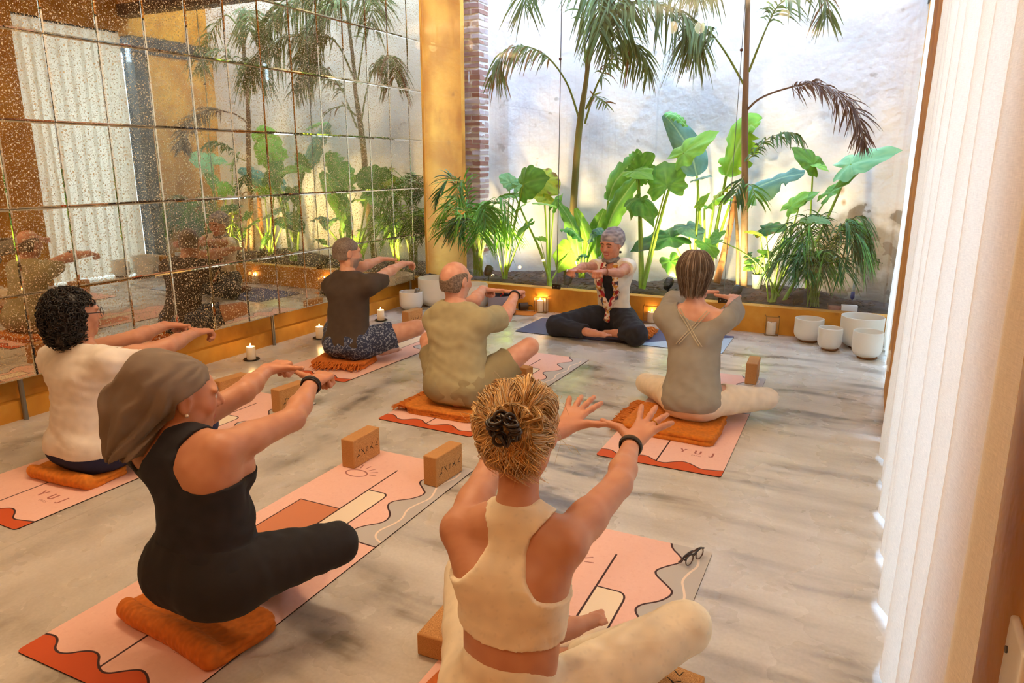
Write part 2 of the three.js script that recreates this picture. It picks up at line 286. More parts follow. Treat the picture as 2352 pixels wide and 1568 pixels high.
// soil bed
const soilH = (x, z) => 0.185 + 0.055 * fbm(x * 2.1, z * 2.1, 4, 3) * 2 + 0.09 * Math.exp(-(((x + 0.55) / 0.35) ** 2 + ((z + 7.35) / 0.3) ** 2)) + 0.06 * Math.exp(-(((x + 1.4) / 0.5) ** 2 + ((z + 7.7) / 0.3) ** 2)) - 0.07 * sstep(-0.4, 0.1, x) - 0.03 * sstep(-3.2, -4, x);
{
  const g = new THREE.PlaneGeometry(5.1, 1.36, 150, 44).rotateX(-Math.PI / 2); g.translate(-2.32, 0, -7.46);
  const p = g.attributes.position; for (let i = 0; i < p.count; i++) { const x = p.getX(i), z = p.getZ(i); p.setY(i, Math.min(0.34, soilH(x, z) + 0.012 * noise(x * 24, z * 24, 2) + 0.006 * noise(x * 70, z * 70, 2))); } g.computeVertexNormals();
  paint(g, (x, y, z) => mix3([84, 62, 44], [46, 33, 24], 0.5 + noise(x * 14, z * 14, 5) + 0.5 * noise(x * 60, z * 60)));
  struct('floor_soil', g, std(0xffffff, 0.97, { vertexColors: true }), 'dark garden soil of the planting bed');
  struct('floor_garden_slab', boxUV(-5.1, 0.6, -0.14, 0.02, -8.35, -6.8), M.ceiling, 'slab under the planting bed');
  // mulch: dry twigs and husks, too many to count
  const parts = [];
  for (let i = 0; i < 900; i++) { const x = rr(-4.3, 0.1), z = rr(-8.05, -6.85), a = rr(0, 6.28), l = rr(0.02, 0.08), s = new THREE.BoxGeometry(l, rr(0.002, 0.006), rr(0.003, 0.008)); s.rotateZ(rr(-0.35, 0.35)); s.rotateY(a); s.translate(x, Math.min(0.34, soilH(x, z)) + 0.008, z); paint(s, () => mix3([120, 92, 60], [60, 44, 30], (i % 7) / 6)); parts.push(s); }
  const m = single('mulch', mergeGeometries(parts), std(0xffffff, 0.95, { vertexColors: true }), 'dry twigs and husks scattered over the soil', 'mulch'); m.userData.kind = 'stuff';
}

// ---- leaves
const leafMat = (rough = 0.9) => phys(0xffffff, rough, { vertexColors: true, transmission: 0.36, thickness: 0, side: THREE.DoubleSide });
M.leaf = leafMat(); M.leafGloss = leafMat(0.62); M.stem = phys(0xffffff, 0.6, { vertexColors: true });
const GREEN = { fresh: [[146, 200, 52], [108, 172, 34]], mid: [[110, 172, 52], [70, 132, 38]], dark: [[62, 120, 46], [34, 86, 32]], palm: [[124, 142, 66], [78, 102, 48]], blue: [[104, 152, 128], [66, 118, 98]], pale: [[140, 190, 120], [98, 160, 96]], yellow: [[190, 196, 50], [140, 170, 30]], dead: [[122, 96, 76], [70, 52, 44]], dry: [[150, 112, 60], [96, 66, 36]] };
function basis3(base, tip, face) {
  const d = tip.clone().sub(base), L = d.length(); d.normalize();
  const n = face.clone().addScaledVector(d, -face.dot(d)).normalize(), s = new THREE.Vector3().crossVectors(d, n).normalize(); return { d, n, s, L };
}
const heartR = (t) => { const a = Math.abs(t); return a < 1.25 ? lerp(1, 0.46, Math.pow(a / 1.25, 0.62)) : a < 2.45 ? lerp(0.46, 0.52, sstep(1.25, 2.45, a)) : lerp(0.52, 0.1, sstep(2.45, 3.1, a)); };
// heart-shaped leaf: attached at base, pointing at tip, upper side towards face
function heartLeaf(base, tip, face, o = {}) {
  base = V(...base); tip = V(...tip); face = V(...face);
  const { d, n, s, L } = basis3(base, tip, face), R = 7, T = 56, wide = o.wide ?? 1, droop = o.droop ?? 0.18, fold = o.fold ?? 0.16, ruf = o.ruffle ?? 0.03, sd = o.seed ?? rnd() * 50, [c0, c1] = GREEN[o.tone ?? 'mid'], pos = [], col = [], idx = [], k = new THREE.Color();
  for (let i = 0; i <= R; i++) for (let j = 0; j <= T; j++) {
    const q = i / R, t = (j / T * 2 - 1) * Math.PI, edge = 1 + 0.05 * Math.sin(t * 9 + sd) + 0.05 * noise(t * 2, sd, 3) + (o.lobed ? 0.2 * Math.abs(Math.sin(t * 7)) - 0.12 : 0), r = heartR(t) * L * q * edge;
    const x = r * Math.cos(t), y = r * Math.sin(t) * wide, vein = Math.cos(t * 12), h = fold * Math.abs(y) - droop * (x * Math.abs(x)) / L * (x > 0 ? 1 : -0.7) - (o.cup ?? 0.5) * y * y / L + ruf * L * q * q * Math.sin(t * 8 + sd) + 0.008 * q * vein * L * 0.6;
    const p = base.clone().addScaledVector(d, x).addScaledVector(s, y).addScaledVector(n, h); pos.push(p.x, p.y, p.z);
    let c = mix3(c0, c1, clamp(0.5 + 0.9 * noise(x * 9 / L, y * 9 / L, sd) + 0.25 * vein * q));
    if (Math.abs(t) < 0.09 || vein > 0.93) c = mix3(c, [186, 206, 120], 0.45 * (1 - 0.6 * q)); if (o.burn && q > 0.8 && noise(t * 3, sd) > 0.1) c = mix3(c, [130, 92, 44], 0.8);
    k.setRGB(c[0] / 255, c[1] / 255, c[2] / 255, THREE.SRGBColorSpace); col.push(k.r, k.g, k.b);
  }
  for (let i = 0; i < R; i++) for (let j = 0; j < T; j++) { const a = i * (T + 1) + j, b = a + T + 1; idx.push(a, b, a + 1, b, b + 1, a + 1); }
  const g = new THREE.BufferGeometry(); g.setAttribute('position', new THREE.Float32BufferAttribute(pos, 3)); g.setAttribute('color', new THREE.Float32BufferAttribute(col, 3)); g.setIndex(idx); g.computeVertexNormals(); return g;
}
// paddle leaf (banana, strelitzia): midrib through points, half width w, upper side towards face
function paddleLeaf(points, w, face, o = {}) {
  const c = new THREE.CatmullRomCurve3(points.map((p) => V(...p))), N = 30, K = 10, F = V(...face), pos = [], col = [], idx = [], k = new THREE.Color(), sd = o.seed ?? rnd() * 50, [c0, c1] = GREEN[o.tone ?? 'mid'];
  for (let i = 0; i <= N; i++) {
    const u = i / N, p = c.getPoint(u), d = c.getTangent(u), n = F.clone().addScaledVector(d, -F.dot(d)).normalize(), s = new THREE.Vector3().crossVectors(d, n);
    let hw = w * Math.pow(Math.sin(Math.PI * clamp(0.06 + 0.9 * Math.pow(u, o.tipPow ?? 0.85))), 0.7);
    for (let j = -K; j <= K; j++) {
      const v = j / K; let ww = hw; if (o.tear) { const q = noise(u * 9, sd + Math.sign(v) * 5, 1); if (q > 0.25) ww *= 0.6; } if (o.lobes) ww *= 0.82 + 0.22 * Math.abs(Math.sin(u * Math.PI * o.lobes));
      const y = v * ww, h = (o.fold ?? 0.2) * Math.abs(y) - (o.cup ?? 0.6) * y * y / w + 0.012 * Math.sin(u * 34 + sd) * v * v + (o.roll && v * o.roll > 0 ? 1.6 * y * y / w : 0) + (o.ruffle ?? 0.1) * w * v * v * Math.sin(u * 11 + sd);
      const q = p.clone().addScaledVector(s, y).addScaledVector(n, h); pos.push(q.x, q.y, q.z);
      let t = mix3(c0, c1, clamp(0.5 + 0.7 * noise(u * 6, v * 3, sd) + 0.14 * Math.sin(u * 130 + Math.abs(v) * 18))); if (j === 0) t = mix3(t, [196, 212, 150], 0.6); if (o.burn && Math.abs(v) > 0.75 && noise(u * 8, sd) > 0) t = mix3(t, [120, 86, 44], 0.8);
      k.setRGB(t[0] / 255, t[1] / 255, t[2] / 255, THREE.SRGBColorSpace); col.push(k.r, k.g, k.b);
    }
  }
  const W = 2 * K + 1; for (let i = 0; i < N; i++) for (let j = 0; j < 2 * K; j++) { const a = i * W + j, b = a + W; idx.push(a, b, a + 1, b, b + 1, a + 1); }
  const g = new THREE.BufferGeometry(); g.setAttribute('position', new THREE.Float32BufferAttribute(pos, 3)); g.setAttribute('color', new THREE.Float32BufferAttribute(col, 3)); g.setIndex(idx); g.computeVertexNormals(); return g;
}
const stemGeo = (pts, r0, r1, a = [150, 184, 66], b = [112, 156, 44], sides = 8) => paint(tube(pts, [r0, lerp(r0, r1, 0.5), r1], sides), (x, y, z) => mix3(a, b, clamp(0.5 + noise(x * 12, y * 5, z * 12))));
function stemPath(from, to, bend = 0.06) { const a = V(...from), b = V(...to), m = a.clone().lerp(b, 0.55); m.y += bend * a.distanceTo(b); const q = a.clone().lerp(b, 0.25); q.y += 0.6 * bend * a.distanceTo(b); return [a, q, m, b]; }
const CAM = [0.35, 0.35, 0.87], UP = [0, 1, 0.25], SKYW = [0.1, 0.8, 0.6], LEFTUP = [-0.5, 0.6, 0.5], RIGHTUP = [0.5, 0.6, 0.6];
function plant(name, label, base, leaves, group, category = 'plant') {
  const t = thing(name, label, category, base, 0, group), rel = (p) => [p[0] - base[0], p[1] - base[1], p[2] - base[2]];
  for (const l of leaves) {
    const o = l.o ?? {}, from = l.from ? rel(l.from) : [rr(-0.03, 0.03), -0.03, rr(-0.03, 0.03)];
    if (l.mid) { const pts = l.mid.map(rel); mesh('leaf', paddleLeaf(pts, l.w, l.face ?? CAM, o), M.leaf, t); if (l.from !== null) mesh('stem', stemGeo(l.via ? [V(...from), ...l.via.map((p) => V(...rel(p))), V(...pts[0])] : stemPath(from, pts[0], l.bend ?? 0.03), l.r ?? 0.016, (l.r ?? 0.016) * 0.6, ...(o.dryStem ? [[168, 120, 70], [110, 74, 44]] : [])), M.stem, t); }
    else { const b = rel(l.at), tip = rel(l.tip); mesh('leaf', heartLeaf(b, tip, l.face ?? CAM, o), o.gloss ? M.leafGloss : M.leaf, t); mesh('stem', stemGeo(l.via ? [V(...from), ...l.via.map((p) => V(...rel(p))), V(...b)] : stemPath(from, b, l.bend ?? 0.05), l.r ?? 0.013, (l.r ?? 0.013) * 0.5), M.stem, t); }
  }
  return t;
}
plant('elephant_ear_plant', 'elephant ear plant in front of the brick pillar, by the bushy palm', [-3.645, 0.25, -7.15], [
  { at: [-3.41, 1.257, -7.15], tip: [-3.154, 1.357, -7], face: CAM, r: 0.02, o: { tone: 'mid', droop: 0.5, wide: 1.3 } },
  { at: [-3.646, 1.269, -7.3], tip: [-3.796, 1.393, -7.35], face: SKYW, o: { tone: 'pale' } }, { at: [-3.592, 1.218, -7.3], tip: [-3.545, 1.339, -7.4], face: SKYW, o: { tone: 'pale' } },
  { at: [-3.467, 0.992, -7.1], tip: [-3.285, 1.122, -7.05], face: UP, o: { tone: 'fresh' } }, { at: [-3.383, 0.825, -7.2], tip: [-3.529, 0.676, -7.1], face: UP, o: { tone: 'mid', wide: 0.7 } },
  { at: [-3.717, 0.808, -7], tip: [-3.861, 0.9, -6.95], face: UP, r: 0.01, o: { tone: 'yellow' } }], 'elephant ear plants');
plant('elephant_ear_plant', 'pale stalked elephant ear lit by the left garden spotlight', [-3.05, 0.207, -7.05], [
  { at: [-3.567, 1.141, -7.25], tip: [-3.773, 1.133, -7.2], face: UP, r: 0.017, via: [[-3.189, 0.567, -7.1], [-3.383, 0.83, -7.2]], o: { tone: 'mid', droop: 0.25 } },
  { at: [-3.179, 1.055, -7.2], tip: [-3.231, 1.09, -7], face: UP, o: { tone: 'fresh', wide: 1.3 } }, { at: [-3.12, 1.028, -7.3], tip: [-3.053, 1.18, -7.35], face: UP, o: { tone: 'mid' } },
  { at: [-3.217, 1.128, -7.4], tip: [-3.425, 1.163, -7.35], face: SKYW, o: { tone: 'yellow', wide: 1.2 } }, { at: [-3.325, 1.303, -7.45], tip: [-3.083, 1.179, -7.35], face: CAM, o: { tone: 'yellow', burn: true, wide: 1.1 } },
  { at: [-2.927, 0.546, -7.3], tip: [-3.038, 0.326, -7.22], face: [0.2, 0.2, 0.95], r: 0.01, o: { tone: 'fresh', wide: 1.25 } },
  { at: [-3.191, 0.702, -7.1], tip: [-3.087, 0.683, -7.05], face: UP, r: 0.006, o: { tone: 'fresh' } }], 'elephant ear plants');
plant('strelitzia_plant', 'broad leaved clump at the foot of the left palm', [-2.789, 0.302, -7.35], [
  { mid: [[-2.653, 0.412, -7.3], [-2.728, 0.737, -7.25], [-2.868, 1.012, -7.3]], w: 0.085, o: { tone: 'fresh' } }, { mid: [[-2.777, 0.509, -7.2], [-2.834, 0.832, -7.15], [-3.044, 1.104, -7.2]], w: 0.08, face: RIGHTUP, o: { tone: 'mid' } },
  { mid: [[-2.636, 0.665, -7.1], [-2.564, 0.825, -7.1], [-2.451, 0.772, -7]], w: 0.07, face: UP, o: { tone: 'blue' } }, { mid: [[-2.684, 0.685, -7.05], [-2.793, 0.81, -7], [-2.919, 0.809, -7]], w: 0.075, face: UP, o: { tone: 'dark', lobes: 6 } },
  { mid: [[-2.717, 0.496, -6.95], [-2.657, 0.567, -6.95], [-2.567, 0.547, -6.9]], w: 0.05, face: UP, o: { tone: 'dark' } }], 'broad leaved clumps');
plant('banana_plant', 'banana plant with an upright dark leaf behind the teacher', [-2.625, 0.296, -7.55], [
  { mid: [[-2.641, 0.621, -7.55], [-2.517, 0.957, -7.5], [-2.372, 1.188, -7.5], [-2.247, 1.35, -7.5]], w: 0.13, face: [-0.35, 0.3, 0.9], o: { tone: 'mid', fold: 0.5 } },
  { mid: [[-2.61, 1.087, -7.6], [-2.543, 1.273, -7.6], [-2.359, 1.491, -7.6], [-2.28, 1.61, -7.6]], w: 0.16, face: [-0.2, 0.3, 0.9], o: { tone: 'mid', lobes: 9, tear: true } },
  { mid: [[-2.661, 0.488, -7.45], [-2.662, 0.774, -7.4], [-2.581, 1.006, -7.4]], w: 0.09, o: { tone: 'mid' } }], 'banana plants');
plant('elephant_ear_plant', 'tall elephant ear with thick stalks just right of the teacher', [-2.051, 0.275, -7.1], [
  { at: [-2.178, 1.389, -7.25], tip: [-2.051, 1.604, -7.25], face: CAM, r: 0.024, o: { tone: 'mid', wide: 1.1, lobed: true } }, { at: [-2.196, 1.406, -7.2], tip: [-1.977, 1.369, -7], face: SKYW, r: 0.01, o: { tone: 'fresh', wide: 0.9 } },
  { at: [-2.109, 1.139, -7.1], tip: [-1.905, 1.068, -6.95], face: UP, r: 0.022, o: { tone: 'mid', droop: 0.9, wide: 1.2, cup: 1.2 } }, { at: [-2.126, 1.13, -7.1], tip: [-2.214, 0.988, -7], face: UP, r: 0.012, o: { tone: 'mid', droop: 0.5 } },
  { at: [-1.722, 1.577, -7.2], tip: [-1.445, 1.83, -7.3], face: [-0.3, 0.75, 0.6], r: 0.02, via: [[-1.959, 0.612, -7.1], [-1.842, 1.21, -7.15]], o: { tone: 'fresh', wide: 1.05 } },
  { at: [-1.836, 1.271, -7.05], tip: [-1.907, 1.54, -7.15], face: [0, 0.45, 0.9], r: 0.013, o: { tone: 'mid', gloss: true, wide: 1.35 } }], 'elephant ear plants');
plant('banana_plant', 'banana plant with a folded blue green leaf high against the wall', [-1.53, 0.296, -7.7], [
  { mid: [[-1.704, 1.352, -7.75], [-1.797, 1.589, -7.8], [-1.959, 1.811, -7.85], [-2.108, 1.981, -7.85]], w: 0.15, face: [0.1, 0.2, 0.95], r: 0.018, o: { tone: 'blue', fold: 0.15, tipPow: 0.62 } }, { mid: [[-2.087, 1.997, -7.84], [-1.935, 1.944, -7.72], [-1.821, 1.837, -7.68]], w: 0.06, face: [0.3, 0.6, 0.6], from: null, o: { tone: 'mid', tipPow: 0.6 } },
  { mid: [[-1.381, 1.357, -7.6], [-1.34, 1.501, -7.6], [-1.264, 1.708, -7.6], [-1.184, 1.836, -7.55], [-1.117, 1.801, -7.5]], w: 0.19, face: [-0.15, 0.35, 0.9], r: 0.022, o: { tone: 'fresh', fold: 0.2, tear: true } },
  { mid: [[-1.462, 1.077, -7.5], [-1.407, 1.206, -7.5], [-1.277, 1.277, -7.45]], w: 0.1, face: UP, o: { tone: 'yellow' } }, { mid: [[-1.533, 1.037, -7.4], [-1.395, 1.149, -7.35], [-1.245, 1.142, -7.3]], w: 0.09, face: UP, o: { tone: 'fresh', ruffle: 0.3 } },
  { mid: [[-1.353, 1.068, -7.75], [-1.173, 1.202, -7.75], [-0.887, 1.336, -7.7], [-0.655, 1.388, -7.65]], w: 0.17, face: [-0.1, 0.75, 0.6], r: 0.02, o: { tone: 'blue', tear: true } }], 'banana plants');
plant('elephant_ear_plant', 'young elephant ear cluster left of the bare right palm trunk', [-1.554, 0.298, -7.2], [
  { at: [-1.545, 1.09, -7.2], tip: [-1.465, 1.211, -7.2], face: [-0.4, 0.6, 0.6], o: { tone: 'fresh' } }, { at: [-1.601, 1.334, -7.35], tip: [-1.451, 1.378, -7.3], face: UP, o: { tone: 'blue' } },
  { at: [-1.664, 0.868, -7.3], tip: [-1.489, 0.781, -7.15], face: UP, o: { tone: 'blue', wide: 1.2 } }, { at: [-1.821, 0.757, -7.25], tip: [-2.233, 0.685, -7.1], face: [0, 0.85, 0.5], r: 0.012, o: { tone: 'dark', wide: 0.8, droop: 0.25 } },
  { at: [-1.433, 0.726, -7.1], tip: [-1.291, 0.619, -7], face: UP, r: 0.009, o: { tone: 'mid' } }, { at: [-1.74, 0.553, -6.98], tip: [-1.623, 0.398, -6.92], face: CAM, r: 0.008, o: { tone: 'mid' } }, { at: [-1.325, 0.835, -7.1], tip: [-1.373, 0.759, -7], face: UP, r: 0.008, o: { tone: 'mid' } }], 'elephant ear plants');
plant('elephant_ear_plant', 'right hand elephant ear reaching towards the ochre pier', [-0.791, 0.226, -7.1], [
  { at: [-0.251, 1.475, -7.5], tip: [0.121, 1.652, -7.45], face: [-0.2, 0.85, 0.5], r: 0.018, from: [-0.692, 0.209, -7.2], via: [[-0.516, 0.631, -7.3], [-0.371, 1.072, -7.4]], o: { tone: 'pale', wide: 1.05 } },
  { at: [-0.582, 1.474, -7.6], tip: [-0.771, 1.646, -7.55], face: [0.2, 0.6, 0.7], r: 0.014, from: [-0.526, 0.225, -7.5], o: { tone: 'mid', wide: 0.9 } }, { at: [-0.566, 1.47, -7.6], tip: [-0.427, 1.431, -7.5], face: UP, r: 0.006, from: [-0.573, 1.381, -7.6], o: { tone: 'fresh', wide: 0.7 } },
  { at: [-0.719, 1.091, -7.3], tip: [-0.58, 1.259, -7.35], face: [-0.3, 0.8, 0.5], o: { tone: 'fresh' } }, { at: [-0.644, 1.132, -7.4], tip: [-0.497, 1.258, -7.45], face: [-0.3, 0.8, 0.5], o: { tone: 'mid', wide: 0.8 } },
  { at: [-0.397, 1.221, -7.4], tip: [-0.178, 1.449, -7.45], face: [-0.5, 0.7, 0.5], r: 0.011, o: { tone: 'mid', wide: 0.55 } }, { at: [-0.5, 1.015, -7.1], tip: [-0.354, 0.989, -7], face: UP, r: 0.008, o: { tone: 'pale', wide: 1.4 } },
  { at: [-0.192, 0.942, -7.2], tip: [-0.006, 0.889, -7.1], face: [0, 0.8, 0.6], r: 0.008, via: [[-0.602, 0.608, -7.1], [-0.408, 0.827, -7.2]], o: { tone: 'mid', wide: 0.9 } },
  { at: [-0.961, 0.842, -7.2], tip: [-1.079, 0.874, -7.1], face: UP, r: 0.008, o: { tone: 'yellow', wide: 1.2 } }, { at: [-0.92, 0.881, -7.25], tip: [-0.718, 0.917, -7.15], face: [0, 0.8, 0.5], r: 0.008, o: { tone: 'dark', burn: true, wide: 1.1 } },
  { at: [-1.302, 0.775, -7], tip: [-1.362, 0.744, -6.95], face: UP, r: 0.009, from: [-0.72, 0.282, -7.05], via: [[-0.91, 0.561, -7], [-1.096, 0.692, -7]], o: { tone: 'mid' } }], 'elephant ear plants');

// ---- palms
function frondGeo(points, o = {}) {                                 // rachis with two rows of narrow leaflets
  const c = new THREE.CatmullRomCurve3(points.map((p) => (p.isVector3 ? p : V(...p))), false, 'centripetal'), n = o.n ?? 46, start = o.start ?? 0.25, len = o.len ?? 0.32, hang = o.hang ?? 0.5, w = o.w ?? 0.014, [c0, c1] = GREEN[o.tone ?? 'palm'], rach = o.rachis ?? [130, 150, 60];
  const parts = [paint(tube(points, [o.r ?? 0.012, (o.r ?? 0.012) * 0.6, 0.003], 6), () => rach)], pos = [], col = [], idx = [], k = new THREE.Color();
  for (let i = 0; i < n; i++) for (const sd of [-1, 1]) {
    if (o.gap && rnd() < o.gap) continue;
    const u = start + (1 - start) * (i + 0.5 + rr(-0.4, 0.4)) / n, p = c.getPoint(clamp(u)), d = c.getTangent(clamp(u)); let side = new THREE.Vector3().crossVectors(d, V(0, 1, 0)); if (side.length() < 0.2) side = V(1, 0, 0); side.normalize();
    const upv = new THREE.Vector3().crossVectors(side, d).normalize(), l = len * (0.45 + 0.75 * Math.sin(Math.PI * clamp(0.12 + 0.8 * (u - start) / (1 - start)))) * rr(0.75, 1.15);
    const dir = d.clone().multiplyScalar(rr(0.45, 0.9)).addScaledVector(side, sd * rr(0.6, 1.0)).addScaledVector(upv, o.tone && o.tone !== 'dead' ? rr(-0.1, 0.5) : rr(-0.7, 0.8)).normalize(), S = 4, t0 = rnd(), b0 = pos.length / 3, ax = new THREE.Vector3().crossVectors(dir, upv).normalize(), tw = rr(-0.9, 0.9), ac = ax.clone().multiplyScalar(Math.cos(tw)).addScaledVector(upv, Math.sin(tw));
    const tone = mix3(c0, c1, t0), brown = o.brown && rnd() < o.brown;
    for (let q = 0; q <= S; q++) {
      const s = q / S, x = p.clone().addScaledVector(dir, l * s); x.y -= hang * l * s * s; const ww = w * Math.sin(Math.PI * clamp(0.1 + 0.86 * s)) ;
      for (const e of [-1, 1]) { pos.push(x.x + ac.x * ww * e, x.y + ac.y * ww * e, x.z + ac.z * ww * e); let cc = brown ? [140, 104, 56] : tone; if (s > 0.8 && t0 > 0.6) cc = mix3(cc, [150, 120, 60], 0.6); k.setRGB(cc[0] / 255, cc[1] / 255, cc[2] / 255, THREE.SRGBColorSpace); col.push(k.r, k.g, k.b); }
      if (q < S) { const a = b0 + q * 2; idx.push(a, a + 1, a + 2, a + 1, a + 3, a + 2); }
    }
  }
  const g = new THREE.BufferGeometry(); g.setAttribute('position', new THREE.Float32BufferAttribute(pos, 3)); g.setAttribute('color', new THREE.Float32BufferAttribute(col, 3)); g.setIndex(idx); g.computeVertexNormals();
  parts[0].deleteAttribute('uv'); return mergeGeometries([parts[0], g]);
}
M.trunk = std(0xffffff, 0.85, { vertexColors: true });
const trunkGeo = (pts, r, tones) => paint(tube(pts, r, 12, 44), (x, y, z) => { const ring = Math.abs(((y * 9 + 0.2 * noise(x * 9, y, z * 9)) % 1)) < 0.09; return ring ? [86, 70, 46] : mix3(tones[0], tones[1], clamp(0.5 + noise(x * 20, y * 3, z * 20))); });
function palm(name, label, base, trunk, radii, tones, fronds, group) {
  const t = thing(name, label, 'palm', base, 0, group), rel = (p) => [p[0] - base[0], p[1] - base[1], p[2] - base[2]];
  mesh('trunk', trunkGeo(trunk.map(rel), radii, tones), M.trunk, t);
  for (const [pts, o] of fronds) mesh('frond', frondGeo(pts.map(rel), o), M.leaf, t);
}
palm('palm_tree', 'slender leaning palm tree with drooping fronds, nearer the brick pillar', [-3.032, 0.215, -7.5], [[-3.032, 0.215, -7.5], [-2.987, 0.766, -7.5], [-2.928, 1.814, -7.5], [-2.859, 2.341, -7.5], [-2.804, 2.914, -7.5], [-2.771, 3.326, -7.5]], [0.044, 0.04, 0.036, 0.024, 0.02, 0.018], [[138, 116, 72], [96, 108, 56]], [
  [[[-2.91, 1.884, -7.5], [-3.073, 2.32, -7.45], [-3.297, 2.591, -7.35], [-3.532, 2.661, -7.25], [-3.685, 2.564, -7.15], [-3.716, 2.401, -7.1]], { n: 52, start: 0.34, len: 0.22, hang: 1.1, w: 0.012, brown: 0.25, gap: 0.1 }],
  [[[-2.865, 1.883, -7.5], [-2.718, 2.27, -7.45], [-2.515, 2.551, -7.4], [-2.377, 2.646, -7.35], [-2.247, 2.563, -7.3], [-2.105, 2.35, -7.25]], { n: 70, start: 0.22, len: 0.24, hang: 0.9, w: 0.013, brown: 0.08 }],
  [[[-2.838, 2.464, -7.5], [-2.638, 2.893, -7.4], [-2.34, 2.99, -7.3], [-1.968, 2.903, -7.2], [-1.69, 2.715, -7.1], [-1.603, 2.517, -7.05]], { n: 84, start: 0.2, len: 0.26, hang: 1.0, w: 0.013 }],
  [[[-2.854, 2.336, -7.5], [-2.913, 2.729, -7.55], [-2.976, 3.119, -7.6], [-3.153, 3.426, -7.6], [-3.306, 3.38, -7.5]], { n: 26, start: 0.35, len: 0.28, hang: 0.6, w: 0.012, gap: 0.4 }],
  [[[-2.793, 3.004, -7.5], [-2.976, 3.366, -7.4], [-3.219, 3.41, -7.3], [-3.388, 3.245, -7.2], [-3.411, 2.995, -7.15]], { n: 34, start: 0.2, len: 0.28, hang: 0.8, w: 0.011 }],
  [[[-2.779, 3.286, -7.5], [-2.589, 3.276, -7.35], [-2.439, 3, -7.2], [-2.427, 2.634, -7.1]], { n: 56, start: 0.1, len: 0.28, hang: 0.9, w: 0.013 }],
  [[[-2.779, 3.286, -7.5], [-2.798, 3.326, -7.3], [-2.617, 3.036, -7.1], [-2.542, 2.667, -7]], { n: 56, start: 0.1, len: 0.28, hang: 0.9, w: 0.013 }],
  [[[-2.771, 3.326, -7.5], [-2.392, 3.459, -7.4], [-1.976, 3.316, -7.3], [-1.691, 3.009, -7.2]], { n: 80, start: 0.1, len: 0.28, hang: 1.0, w: 0.013 }],
  [[[-2.855, 2.033, -7.5], [-2.744, 2.152, -7.4], [-2.645, 2.12, -7.3], [-2.533, 2.05, -7.25]], { n: 10, start: 0.3, len: 0.14, hang: 0.3, w: 0.01, brown: 0.3 }]], 'slender garden palms');
palm('palm_tree', 'straight slim palm tree with one dead brown frond arching right', [-1.092, 0.311, -7.35], [[-1.092, 0.311, -7.35], [-1.122, 0.814, -7.35], [-1.162, 1.38, -7.35], [-1.202, 1.902, -7.35], [-1.217, 2.198, -7.35], [-1.254, 2.924, -7.35], [-1.267, 3.143, -7.35]], [0.036, 0.034, 0.033, 0.031, 0.027, 0.022, 0.018], [[150, 118, 92], [104, 88, 66]], [
  [[[-1.198, 1.957, -7.35], [-1.078, 2.058, -7.3], [-0.844, 2.136, -7.25], [-0.616, 2.159, -7.2], [-0.36, 2.034, -7.15], [-0.222, 1.845, -7.1], [-0.157, 1.647, -7.1]], { n: 120, start: 0.36, len: 0.2, hang: 0.5, w: 0.0075, tone: 'dead', rachis: [112, 90, 70] }],
  [[[-1.237, 2.199, -7.35], [-1.422, 2.498, -7.25], [-1.563, 2.662, -7.15], [-1.653, 2.679, -7.05], [-1.682, 2.571, -7]], { n: 40, start: 0.35, len: 0.28, hang: 1.1, w: 0.012, gap: 0.1 }],
  [[[-1.198, 2.304, -7.35], [-1.123, 2.534, -7.35], [-1.049, 2.732, -7.35], [-0.972, 2.855, -7.3], [-0.784, 2.891, -7.2]], { n: 22, start: 0.45, len: 0.26, hang: 0.7, w: 0.011, gap: 0.3 }],
  [[[-1.262, 3.07, -7.35], [-1.045, 3.286, -7.3], [-0.774, 3.107, -7.25], [-0.588, 2.839, -7.2], [-0.557, 2.698, -7.2]], { n: 40, start: 0.3, len: 0.2, hang: 0.7, w: 0.009, brown: 0.3 }],
  [[[-1.262, 3.07, -7.35], [-1.38, 3.288, -7.3], [-1.551, 3.248, -7.2], [-1.631, 3.02, -7.1]], { n: 40, start: 0.3, len: 0.3, hang: 0.8, w: 0.011 }],
  [[[-1.162, 1.493, -7.35], [-1.092, 1.552, -7.25], [-1.016, 1.656, -7.2], [-0.901, 1.723, -7.15], [-0.768, 1.749, -7.1], [-0.657, 1.688, -7.1]], { n: 26, start: 0.15, len: 0.16, hang: 0.85, w: 0.012, r: 0.006, tone: 'dark' }],
  [[[-1.158, 1.38, -7.35], [-1.184, 1.3, -7.25], [-1.208, 1.2, -7.2]], { n: 7, start: 0.2, len: 0.16, hang: 0.7, w: 0.012, r: 0.005, tone: 'dark' }],
  [[[-1.147, 1.298, -7.35], [-1.069, 1.262, -7.25], [-1.027, 1.164, -7.2]], { n: 7, start: 0.2, len: 0.15, hang: 0.7, w: 0.012, r: 0.005, tone: 'mid' }]], 'slender garden palms');
